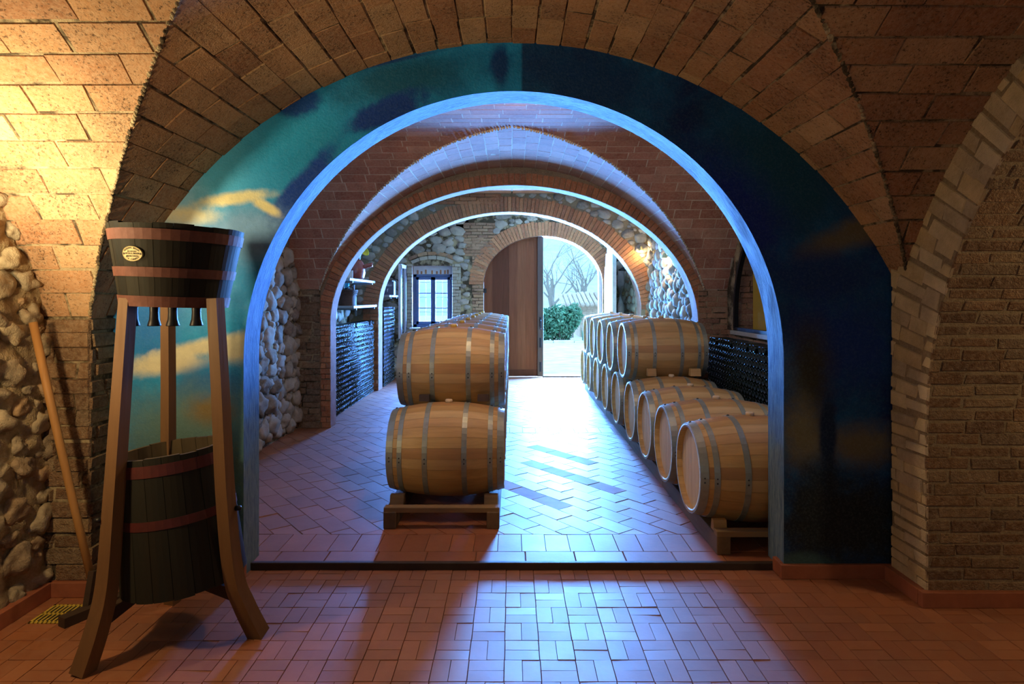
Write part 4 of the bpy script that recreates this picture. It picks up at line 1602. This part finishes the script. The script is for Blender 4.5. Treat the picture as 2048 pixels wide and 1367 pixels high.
jug = thing('ceramic_jug', 'red ceramic jug with dark curved neck and yellow trumpet mouth on the upper shelf', 'jug', (-2.46, 9.90, 1.94))
jug.scale = (1.15, 1.15, 1.15)
mb = MB()
mb.lathe([(0, 0), (.085, 0), (.10, .02), (.118, .10), (.115, .17), (.085, .235), (.055, .27), (.0, .275)], 28)
mb.build('body', 'ceramic_red', jug)
mb = MB()
mb.tube([(.08, -.02, .16), (.15, -.02, .185), (.22, -.02, .20)], [.032, .028, .03], 14)
mb.build('spout', 'ceramic_red', jug)
mb = MB()
mb.tube([(0, 0, .255), (.01, 0, .31), (.035, 0, .36), (.07, -.01, .395)], [.052, .042, .034, .03], 14)
mb.tube([(.05, 0, .41), (.0, .02, .43), (-.06, .04, .40), (-.13, .05, .34)], [.02, .024, .018, .004], 10)
mb.build('neck', 'ceramic_blue', jug)
mb = MB()
ring_pts = []
vs, fs = [], []
dv = Vector((.55, -.75, -.1)).normalized()
U = Vector((.62, .5, -.65)); U = (U - dv * U.dot(dv)).normalized(); V = dv.cross(U)
c0 = Vector((.085, -.02, .40))
prof = [(.025, -.03), (.045, 0.0), (.085, .03), (.095, .04), (.08, .035), (.035, .0), (.0, -.01)]
for r, h in prof:
    for k in range(20):
        a = 2 * pi * k / 20
        vs.append(c0 + dv * h + U * (r * cos(a)) + V * (r * .55 * sin(a)))
for j in range(len(prof) - 1):
    for k in range(20):
        fs.append((j * 20 + k, j * 20 + (k + 1) % 20, (j + 1) * 20 + (k + 1) % 20, (j + 1) * 20 + k))
mb.add(vs, fs, 0, None, True)
mb.build('mouth', 'ceramic_yellow', jug)

mb = MB()
mb.bbox(-2.475, 9.36, 1.94, -2.385, 9.37, 2.055, .002)
o = mb.build('card', 'paper')
tag(o, 'small white card standing on the upper shelf in front of the jug', 'card')
bx = thing('wooden_box', 'small brown wooden box at the near end of the upper shelf', 'box', (-2.62, 9.42, 1.94))
mb = MB()
mb.bbox(-.10, -.08, 0, .08, .08, .11, .005)
mb.build('body', 'boxwood', bx)
mb = MB()
mb.bbox(-.105, -.085, .11, .085, .085, .125, .004)
mb.build('lid', 'boxwood', bx)
mb = MB()
mb.lathe([(.0, .075), (.03, .068), (.05, .045), (.058, .01), (.055, 0), (0, 0)], 24, 'z', (-2.535, 9.285, 1.94))
tag(mb.build('china_bowl', 'paper'), 'small white upturned bowl at the front edge of the upper shelf', 'bowl')

bk = thing('wicker_basket', 'brown wicker basket with two ring handles on the lower shelf', 'basket', (-2.55, 9.68, 1.525))
mb = MB()
NB = 40
for j in range(14):
    z = .006 + j * .0165
    r = .095 + .05 * (j / 13)
    vs = []
    pts = []
    for k in range(NB + 1):
        a = 2 * pi * k / NB
        rr_ = r + .006 * (1 if (k + j) % 2 else -1)
        pts.append((rr_ * cos(a), rr_ * sin(a), z))
    mb.tube(pts, .0085, 5, cap=False)
mb.lathe([(0, .004), (.095, .004)], 24)
mb.lathe([(.138, .20), (.137, .0)], 24)
mb.build('body', 'wicker', bk)
mb = MB()
mb.tube([(.148 * cos(2 * pi * k / 32), .148 * sin(2 * pi * k / 32), .235) for k in range(33)], .013, 8, cap=False)
mb.build('rim', 'wicker', bk)
for s in (-1, 1):
    mb = MB()
    mb.tube([(s * .075 + .05 * cos(q * pi / 10), -.10, .235 + .06 * sin(q * pi / 10)) for q in range(11)], .009, 8)
    mb.build('handle', 'wicker', bk)
bo = thing('capped_bottle', 'dark bottle with bright cyan cap standing inside the wicker basket', 'bottle', (-2.56, 9.70, 1.533))
mb = MB()
mb.lathe([(0, 0), (.08, 0), (.085, .02), (.085, .20), (.05, .255), (.03, .27), (.03, .29), (0, .29)], 24)
mb.build('body', 'bottle', bo)
mb = MB()
mb.lathe([(.033, .262), (.034, .335), (.03, .34), (0, .34)], 20)
mb.build('cap', 'cyan', bo)


def textmesh(body, size, align='CENTER'):
    cu = bpy.data.curves.new('txt', 'FONT')
    cu.body = body
    cu.size = size
    cu.align_x = align
    cu.extrude = 0.0004
    ob = bpy.data.objects.new('txt', cu)
    COL.objects.link(ob)
    dg = bpy.context.evaluated_depsgraph_get()
    me = bpy.data.meshes.new_from_object(ob.evaluated_get(dg))
    bpy.data.objects.remove(ob)
    vs = [v.co.copy() for v in me.vertices]
    fs = [tuple(p.vertices) for p in me.polygons]
    bpy.data.meshes.remove(me)
    return vs, fs


cr = thing('wine_crate', 'dark crate with white lettering on the shelf beyond the inner arch', 'crate', (-2.36, 11.95, 1.70), (0, 0, 0))
mb = MB()
mb.bbox(-.19, -.10, 0, .12, .1, .26, .004)
mb.build('box', 'crate_light', cr)
mb = MB()
vs, fs = textmesh('BOCELLI', .062)
mb.add([(v.x - .03, -.1022 - v.z, v.y + .17) for v in vs], fs)
vs, fs = textmesh('f', .09)
mb.add([(v.x + .0, -.1022 - v.z, v.y + .06) for v in vs], fs)
mb.build('lettering', 'lettering', cr)
mb = MB()
mb.bbox(-2.42, 12.10, 1.70, -2.32, 12.40, 1.985, .004)
tag(mb.build('wine_crate', 'crate'), 'tall plain dark crate behind the lettered crate on the far shelf', 'crate')
mb = MB()
mb.bbox(-2.66, 11.80, 1.70, -2.56, 12.05, 1.92, .004)
tag(mb.build('wine_crate', 'crate'), 'plain black crate at the left end of the far shelf', 'crate')

# ------------------------------------------------------------------ wine press stand
st = thing('filter_stand', 'tall three-legged wooden stand carrying a black hooped tub with brass plate', 'stand', (-1.68, 3.12, ZF))


def tub_prof(z0, z1, r0, r1, th):
    return [(r0, z0), (r0 + (r1 - r0) * .5, (z0 + z1) / 2), (r1, z1), (r1 - th, z1), (r0 - th, z0 + .03)]


Z0, Z1 = 1.60 - ZF, 1.985 - ZF
TB = thing('tub', None, None)
del TB['label'], TB['category']
TB.parent = st
TB.location = (0, 0, Z0)
TB.rotation_euler = (0, radians(2.0), 0)
H = Z1 - Z0
mb = MB()
ns = 22
R = random.Random(12)
for k in range(ns):
    w = 2 * pi / ns
    hh = H * (1 + R.uniform(-.012, .012))
    vs, fs = [], []
    for q in range(4):
        a = k * w + .012 * w + w * .976 * q / 3
        for r, z in ((.238, 0), (.270, hh * .5), (.304, hh), (.282, hh), (.226, .03), (.0, .03)):
            vs.append((r * cos(a), r * sin(a), z))
    for q in range(3):
        for i in range(5):
            a = q * 6 + i
            fs.append((a, a + 6, a + 7, a + 1))
        fs.append((q * 6, q * 6 + 5, q * 6 + 11, q * 6 + 6))
    mb.add(vs, fs, 0, (R.random(), 0))
mb.lathe([(.226, .004), (.266, H * .5), (.292, H - .01)], 44, tint=(.2, .2))
mb.build('staves', 'tubdark', TB)
rt = lambda z: .238 + (.304 - .238) * z / H
for z0, z1, m in ((H * .80, H * .93, 'redhoop'), (H * .36, H * .475, 'redhoop'), (0.0, .05, 'redhoop')):
    mb = MB()
    mb.lathe([(rt(z0) - .003, z0), (rt(z0) + .004, z0), (rt(z1) + .004, z1), (rt(z1) - .003, z1)], 48, smooth=False)
    mb.build('hoop', m, TB)
# oval plate with lettering, bent round the staves
pl_c, pl_z = radians(-90 - 11.5), H * .625
def onwall(u, v, off):
    z = pl_z + v
    r = rt(z) + off
    a = pl_c + u / r
    return Vector((r * cos(a), r * sin(a), z))
mb = MB()
vs = [onwall(0, 0, .006)]
for rr_, off in ((.5, .006), (.92, .006), (1.0, .008), (1.0, .0)):
    for k in range(32):
        a = 2 * pi * k / 32
        vs.append(onwall(.052 * rr_ * cos(a), .034 * rr_ * sin(a), off))
fs = [(0, 1 + k, 1 + (k + 1) % 32) for k in range(32)]
for j in range(3):
    for k in range(32):
        fs.append((1 + j * 32 + k, 1 + (j + 1) * 32 + k, 1 + (j + 1) * 32 + (k + 1) % 32, 1 + j * 32 + (k + 1) % 32))
mb.add(vs, fs)
plate = mb.build('nameplate', 'brass', TB)
mb = MB()
for txt, y, s in (('TIPO SPECIALE', .010, .0075), ('DITTA G. BELLEI', .000, .0105), ('BREVETTATO', -.012, .010)):
    vs, fs = textmesh(txt, s)
    mb.add([onwall(v.x, v.y + y - .002, .0068 + v.z) for v in vs], fs)
def arc_text(txt, up):
    n = len(txt)
    for i, ch in enumerate(txt):
        if ch == ' ':
            continue
        vs, fs = textmesh(ch, .0105)
        f = (i - (n - 1) / 2) / n
        if up:
            a = pi / 2 - f * 2.3
            rot = a - pi / 2
            cx_, cy_ = .041 * cos(a), .0225 * sin(a)
            rot *= .55
        else:
            a = -pi / 2 + f * 2.1
            rot = (a + pi / 2) * .55
            cx_, cy_ = .041 * cos(a), .029 * sin(a)
        mb.add([onwall(cx_ + v.x * cos(rot) - v.y * sin(rot), cy_ + v.x * sin(rot) + v.y * cos(rot), .0068 + v.z) for v in vs], fs)
arc_text('GIUSEPPE BELLEI', True)
arc_text('VIA CANALE', False)
for s in (-1, 1):
    vs = [onwall(s * .045 + .005 * cos(2 * pi * k / 12), .005 * sin(2 * pi * k / 12), .0072) for k in range(12)]
    mb.add(vs, [tuple(range(12))])
mb.build('lettering', 'ink', TB)

# legs (world coordinates minus the stand's base)
base = Vector((-1.68, 3.12, ZF))
def leg(pts, w, d):
    mb = MB()
    # smooth the polyline
    P_ = [Vector(p) - base for p in pts]
    sm = []
    for i in range(len(P_) - 1):
        a, b = P_[i], P_[i + 1]
        a0 = P_[max(i - 1, 0)]
        b1 = P_[min(i + 2, len(P_) - 1)]
        for k in range(6):
            t_ = k / 6
            sm.append(0.5 * ((2 * a) + (b - a0) * t_ + (2 * a0 - 5 * a + 4 * b - b1) * t_ * t_ + (3 * a - a0 - 3 * b + b1) * t_ ** 3))
    sm.append(P_[-1])
    n = len(sm)
    mb.tube(sm, [w[0] + (w[1] - w[0]) * i / (n - 1) for i in range(n)], flat=(1.0, d), up=(0.25, 1, 0), tint=(.4, .3))
    return mb.build('leg', 'legwood', st)


leg([(-1.80, 2.93, 1.64), (-1.822, 2.915, 1.2), (-1.845, 2.895, .7), (-1.862, 2.875, .33), (-1.885, 2.84, .14), (-1.925, 2.80, ZF)], (.055, .075), 1.0)
leg([(-1.42, 2.99, 1.64), (-1.40, 3.0, 1.2), (-1.385, 3.02, .7), (-1.36, 3.05, .30), (-1.32, 3.08, .13), (-1.262, 3.12, ZF)], (.055, .075), 1.0)
leg([(-1.845, 3.35, 1.64), (-1.85, 3.365, 1.2), (-1.858, 3.38, .7), (-1.862, 3.40, .33), (-1.868, 3.425, .14), (-1.874, 3.45, ZF)], (.05, .06), 1.0)
for i, (x, y) in enumerate(((-1.800, 2.97), (-1.70, 2.97), (-1.612, 2.97), (-1.515, 3.0))):
    mb = MB()
    p = Vector((x, y, 1.60)) - base
    mb.lathe([(.021, .02), (.020, -.03), (.022, -.06), (.030, -.088), (.029, -.092), (0, -.092)], 16, 'z', p)
    mb.build('spout', 'ironblack', st)
mb = MB()
for a, b in (((-1.345, 3.09, .17), (-1.865, 3.40, .17)), ((-1.865, 3.40, .17), (-1.87, 2.88, .17))):
    mb.tube([Vector(a) - base, Vector(b) - base], 1.0, flat=(.035, .06))
mb.build('brace', 'darkwood', st)
mb = MB()
for (x, y, z) in ((-1.905, 2.87, .62), (-1.335, 3.04, .62)):
    p = Vector((x, y, z)) - base
    mb.lathe([(0, -.01), (.012, -.01), (.012, .015), (0, .02)], 10, 'x', p)
mb.build('bolt', 'ironblack', st)

# lower vat
vt = thing('wooden_vat', 'dark open vat with faded red hoops standing between the legs of the stand', 'vat', (-1.65, 3.16, .235), (0, radians(-6.0), 0))
mb = MB()
HV = .655
rv = lambda z: .285 + (.252 - .285) * z / HV
R = random.Random(14)
ns = 20
for k in range(ns):
    w = 2 * pi / ns
    hh = HV * (1 + R.uniform(-.005, .005))
    lo = R.uniform(-.004, .004)
    vs, fs = [], []
    for q in range(4):
        a = k * w + .012 * w + w * .976 * q / 3
        for r, z, in ((rv(0), lo), (rv(hh * .5), hh * .5), (rv(hh), hh), (rv(hh) - .024, hh), (rv(.05) - .026, .05)):
            vs.append((r * cos(a), r * sin(a), z))
    mi_ = []
    b_ = len(mb.f)
    for q in range(3):
        for i in range(4):
            a = q * 5 + i
            fs.append((a, a + 5, a + 6, a + 1))
    mb.add(vs, fs, 0, (R.random(), 0))
    for q in range(3):
        for i in range(4):
            if i >= 2:
                mb.mi[b_ + q * 4 + i] = 1
mb.lathe([(rv(0) - .002, .003), (rv(0) - .03, .006), (rv(0) - .028, .05), (0, .05)], 40, mi=0, tint=(.2, .2))
mb.lathe([(rv(.04) - .012, .04), (rv(HV) - .012, HV - .012)], 40, mi=0, tint=(.2, .2))
mb.build('staves', ['tubdark', 'tubwood'], vt)
for z0, z1 in ((HV - .085, HV - .03), (HV * .50, HV * .565)):
    mb = MB()
    mb.lathe([(rv(z0) - .003, z0), (rv(z0) + .003, z0), (rv(z1) + .003, z1), (rv(z1) - .003, z1)], 48, smooth=False)
    mb.build('hoop', 'darkredhoop', vt)

# long-handled pusher leaning on the wall
pu = thing('floor_pusher', 'long wooden pole with dark crosshead leaning against the left stone wall', 'tool', (0, 0, 0))
mb = MB()
mb.tube([(-2.25, 3.38, .02), (-2.36, 3.375, .5), (-2.47, 3.37, 1.0), (-2.575, 3.36, 1.51)], [.019, .02, .021, .02], 12)
mb.build('pole', 'polewood', pu)
mb = MB()
mb.tube([(-2.30, 3.19, ZF + .026), (-2.12, 3.53, ZF + .026)], 1.0, flat=(.06, .05))
mb.tube([(-2.26, 3.33, ZF + .03), (-2.257, 3.375, .17)], 1.0, flat=(.05, .03), up=(1, 0, 0))
mb.build('crosshead', 'darkwood', pu)

# drain
dr = thing('drain_grate', 'square yellow slotted drain grate in the tiles by the left wall', 'drain', (-2.405, 3.325, ZF))
mb = MB()
S = .097
for z in (.006,):
    mb.bbox(-S, -S, 0, -S + .014, S, z, .001)
    mb.bbox(S - .014, -S, 0, S, S, z, .001)
    mb.bbox(-S, -S, 0, S, -S + .014, z, .001)
    mb.bbox(-S, S - .014, 0, S, S, z, .001)
    mb.bbox(-S, -.006, 0, S, .006, z, .001)
    for k in range(1, 8):
        x = -S + .007 + (2 * S - .014) * k / 8
        mb.bbox(x - .0045, -S, 0, x + .0045, S, z, .001)
mb.build('grate', 'drain', dr)
mb = MB()
mb.add([(-S, -S, .0015), (S, -S, .0015), (S, S, .0015), (-S, S, .0015)], [(0, 1, 2, 3)])  # flat black sheet stands in for the shade under the slots
mb.build('pit', 'black', dr)

# ------------------------------------------------------------------ wall lamps in the third bay
def lamp(x, y, z, nx, ny, lab, power):
    l = thing('wall_lamp', lab, 'lamp', (x, y, z))
    mb = MB()
    mb.tube([(nx * .11, ny * .11, .02), (nx * .02, ny * .02, .0)], .012, 8)
    mb.lathe([(0, -.02), (.03, -.02), (.03, .02), (0, .02)], 16, 'x' if abs(nx) > abs(ny) else 'y', (nx * .11, ny * .11, .02))
    mb.build('arm', 'brass', l)
    mb = MB()
    mb.lathe([(.018, .05), (.026, .03), (.04, -.01), (.045, -.03)], 18)
    mb.build('lamp_shade', 'brass', l)
    mb = MB()
    mb.lathe([(0, .035), (.018, .025), (.026, 0), (.02, -.026), (0, -.036)], 14)
    mb.build('bulb', 'bulb', l)
    li = bpy.data.lights.new('lamp_light', 'POINT')
    li.energy = power
    li.color = (1, .72, .38)
    li.shadow_soft_size = .03
    lo = bpy.data.objects.new('lamp_light', li)
    COL.objects.link(lo)
    lo.location = (x - nx * .03, y - ny * .06, z - .08)


lamp(2.27, 10.98, 2.505, 0, 1, 'small glowing lamp on the rubble face right of the inner arch', 10)
lamp(2.33, 9.55, 2.28, 1, 0, 'small lamp on the right stone wall behind the second arch', 24)

# ------------------------------------------------------------------ outside
mb = MB()
mb.add([(-30, 13.28, -.04), (40, 13.28, -.04), (40, 60, -.04), (-30, 60, -.04)], [(0, 1, 2, 3)], 0, (.5, .5))
mb.build('ground_yard', 'gravel', kind='structure')
mb = MB()
R = random.Random(31)
x = -6
while x < 14:
    L = R.uniform(.4, .8)
    mb.bbox(x, 23.5, -.05, x + L - .02, 23.75, R.uniform(.02, .06), .02)
    x += L
tag(mb.build('stone_kerb', 'gravel'), 'low pale stone kerb across the yard in front of the bush', 'kerb')


def foliage(c, rad, n, seed, size, mb):
    R = random.Random(seed)
    for k in range(n):
        d = Vector((R.gauss(0, 1), R.gauss(0, 1), R.gauss(0, 1))).normalized() * (R.random() ** .4)
        p = Vector((c[0] + d.x * rad[0], c[1] + d.y * rad[1], max(.0, c[2] + d.z * rad[2])))
        p += Vector((noise.noise(p * 2), noise.noise(p * 2 + Vector((9, 0, 0))), noise.noise(p * 2 + Vector((0, 9, 0))))) * .2
        p.z = max(p.z, .0)
        a = Vector((R.gauss(0, 1), R.gauss(0, 1), R.gauss(0, 1))).normalized()
        b = a.orthogonal().normalized()
        s = size * R.uniform(.6, 1.4)
        mb.add([p - a * s, p + b * s * .5 + a * s * .1, p + a * s, p - b * s * .5 + a * s * .1], [(0, 1, 2, 3)], 0, (R.random(), 0))


bs = thing('bush', 'leafy green bush growing in the yard outside the doorway', 'bush', (1.9, 24.6, 0))
mb = MB()
for c, r, n in (((0, 0, .7), (.75, .7, .72), 3000), ((-.75, .1, .65), (.6, .6, .7), 1800), ((.45, -.1, .9), (.45, .5, .5), 1200)):
    foliage(c, r, n, 41 + n, .075, mb)
mb.build('foliage', 'leaf', bs)
mb = MB()
for k in range(7):
    a = k * .9
    mb.tube([(.1 * cos(a), .1 * sin(a), -.02), (.3 * cos(a), .3 * sin(a), .5), (.5 * cos(a), .4 * sin(a), 1.0)], [.03, .02, .01], 6)
mb.build('stem', 'bark', bs)
mb = MB()
R = random.Random(55)
for k in range(260):
    x, y = R.uniform(2.75, 3.6), R.uniform(23.9, 24.5)
    h = R.uniform(.2, .6)
    l = R.uniform(-.15, .15)
    mb.add([(x - .012, y, 0), (x + .012, y, 0), (x + l, y + R.uniform(-.05, .05), h)], [(0, 1, 2)], 0, (R.random(), 0))
tag(mb.build('grass', 'leaf'), 'tuft of long grass beside the bush outside', 'grass', kind='stuff')


def tree(x, y, h, seed, lab):
    R = random.Random(seed)
    tr = thing('bare_tree', lab, 'tree', (x, y, 0))
    mt, mbr = MB(), MB()

    def grow(p, d, L, r, lev):
        pts, rad = [p], [r]
        q = p
        n = 5
        for i in range(n):
            d = (d + Vector((R.gauss(0, .13), R.gauss(0, .13), R.gauss(0.04, .08)))).normalized()
            q = q + d * (L / n)
            pts.append(q)
            rad.append(r * (1 - .55 * (i + 1) / n))
        (mt if lev == 0 else mbr).tube(pts, rad, 6 if lev < 2 else 3, cap=False)
        if lev < 4:
            for k in range(R.randint(3, 4) if lev < 3 else 3):
                f = R.randint(2, n)
                a = R.uniform(0, 6.28)
                o = d.orthogonal().normalized()
                o.rotate(Matrix.Rotation(a, 3, d))
                grow(pts[f], (d + o * R.uniform(.5, 1.0)).normalized(), L * R.uniform(.55, .75), rad[f] * .6, lev + 1)
    grow(Vector((0, 0, -.1)), Vector((R.uniform(-.15, .15), 0, 1)), h * .42, h * .024, 0)
    mt.build('trunk', 'bark', tr)
    mbr.build('branches', 'bark', tr)


tree(2.6, 36, 7.0, 3, 'bare tree with forked trunk straight above the bush outside')
tree(4.3, 38, 7.0, 8, 'bare tree rising behind the outbuilding roof')
tree(3.3, 47, 8.5, 21, 'pale distant bare tree between the two nearer trees')
tree(6.6, 56, 8.5, 29, 'pale distant bare tree at the right of the doorway view')

sh = thing('outbuilding', 'small brick outbuilding with tiled roof in the yard beyond the doorway', 'building', (4.1, 27.0, 0))
mb = MB()
mb.box(-1.15, 0, -.04, 0.55, 3, 1.35, 0)
bricks(mb, lambda u, s: Vector((u, -.002, s)), 0, 1.3, lambda s: (-1.15, .15), seed=71, bl=.26, bh=.08, gap=.02, depth=.01, mi=0, mmi=0, base=False)
mb.build('wall', 'shedwall', sh)
mb = MB()
mb.box(.18, -.03, -.02, .55, .02, 1.3)
mb.build('door', 'windowwood', sh)
mb = MB()
R = random.Random(8)
for i in range(16):
    x0 = -2.0 + i * .2
    z = 1.30 + .012 * i
    pts = [(x0 + .1, -.55 + k * .3, z + .07 * k + R.uniform(-.015, .015)) for k in range(8)]
    mb.tube(pts, .095, 7, tint=(R.random(), 0))
mb.build('roof', 'shedtile', sh)
mb = MB()
mb.bbox(-1.55, -.35, -.04, -1.47, -.27, 1.2, .01)
mb.build('post', 'bark', sh)
mb = MB()
vs, fs = [], []
n = 60
for i in range(n + 1):
    x = -40 + 90 * i / n
    for j, (y, k) in enumerate(((60, 0), (75, .35), (92, .75), (110, 1.0))):
        vs.append((x, y, -.1 + (15 + 4 * noise.noise(Vector((x * .06, 3, 0)))) * k))
for i in range(n):
    for j in range(3):
        a = i * 4 + j
        fs.append((a, a + 4, a + 5, a + 1))
mb.add(vs, fs, 0, (.5, .5), True)
tag(mb.build('hill', 'sky_hill'), 'pale hazy hill on the horizon outside', 'hill', kind='structure')

# ------------------------------------------------------------------ light
wd = bpy.data.worlds.new('World')
SC.world = wd
wd.use_nodes = True
nt = wd.node_tree
bg = nt.nodes['Background']
tc = nt.nodes.new('ShaderNodeTexCoord')
sx = nt.nodes.new('ShaderNodeSeparateXYZ')
nt.links.new(tc.outputs['Generated'], sx.inputs[0])
rp = nt.nodes.new('ShaderNodeValToRGB')
rp.color_ramp.elements[0].position = 0.0
rp.color_ramp.elements[0].color = (.46, .74, 1.0, 1)
rp.color_ramp.elements[1].position = .35
rp.color_ramp.elements[1].color = (.28, .60, 1.0, 1)
nt.links.new(sx.outputs[2], rp.inputs[0])
nt.links.new(rp.outputs[0], bg.inputs[0])
bg.inputs[1].default_value = 4.4


def area(name, loc, rot, sx_, sy_, power, col, spread=pi):
    l = bpy.data.lights.new(name, 'AREA')
    l.shape = 'RECTANGLE'
    l.size, l.size_y = sx_, sy_
    l.energy = power
    l.color = col
    l.spread = spread
    o = bpy.data.objects.new(name, l)
    COL.objects.link(o)
    o.location = loc
    o.rotation_euler = rot
    return o


def point(name, loc, power, col, rad=.08):
    l = bpy.data.lights.new(name, 'POINT')
    l.energy = power
    l.color = col
    l.shadow_soft_size = rad
    o = bpy.data.objects.new(name, l)
    COL.objects.link(o)
    o.location = loc
    return o


DAY = (.10, .35, 1.0)
area('daylight_door', (DC + DA / 2, 13.36, 1.45), (radians(-90), 0, 0), 1.18, 2.7, 5200, DAY)
area('daylight_window', (wc, 13.36, 1.6), (radians(-90), 0, 0), .8, 1.05, 1250, (.14, .34, 1.0))
WARM = (1, .72, .40)
l_ = bpy.data.lights.new('lamp_left', 'SPOT')
l_.energy, l_.color, l_.shadow_soft_size = 95, (1, .80, .46), .06
l_.spot_size, l_.spot_blend = radians(165), 1.0
o_ = bpy.data.objects.new('lamp_left', l_)
COL.objects.link(o_)
o_.location = (-2.40, 2.55, 1.98)
o_.rotation_euler = Vector((.32, .75, .62)).to_track_quat('-Z', 'Y').to_euler()
point('lamp_left_fill', (-2.36, 2.3, 1.55), 46, (1, .70, .35), .06)  # second unseen point, added below lamp_left to light the mural's upper left
point('fill_behind', (1.1, -.6, 2.5), 7, WARM, .15)  # unseen fill added behind the camera to lift the front bay
point('lamp_middle', (.0, 4.45, 3.08), 58, WARM, .12)
point('lamp_side_room', (3.7, 2.2, 2.3), 45, WARM, .1)

point('fill_behind_window', (3.05, 5.7, 2.3), 5, (1, .8, .5), .05)  # added unseen point that brightens the reveal behind the glass

# ------------------------------------------------------------------ camera
cam = bpy.data.cameras.new('Camera')
cam.sensor_width = 36
cam.lens = 36 * F / 2048
cam.shift_y = -(683.5 - 596) / 2048
cam.clip_end = 300
co_ = bpy.data.objects.new('Camera', cam)
COL.objects.link(co_)
co_.location = (0, 0, EYE)
co_.rotation_euler = (radians(90), 0, 0)
SC.camera = co_
vs_ = SC.view_settings
vs_.view_transform = 'Standard'
vs_.look = 'None'
vs_.gamma = 1
vs_.exposure = 0.0
vs_.use_curve_mapping = False
cy = SC.cycles
cy.use_denoising = True
cy.max_bounces = 7
cy.diffuse_bounces = 5
cy.glossy_bounces = 3
cy.transmission_bounces = 4
cy.caustics_reflective = False
cy.caustics_refractive = False
cy.sample_clamp_indirect = 4.0
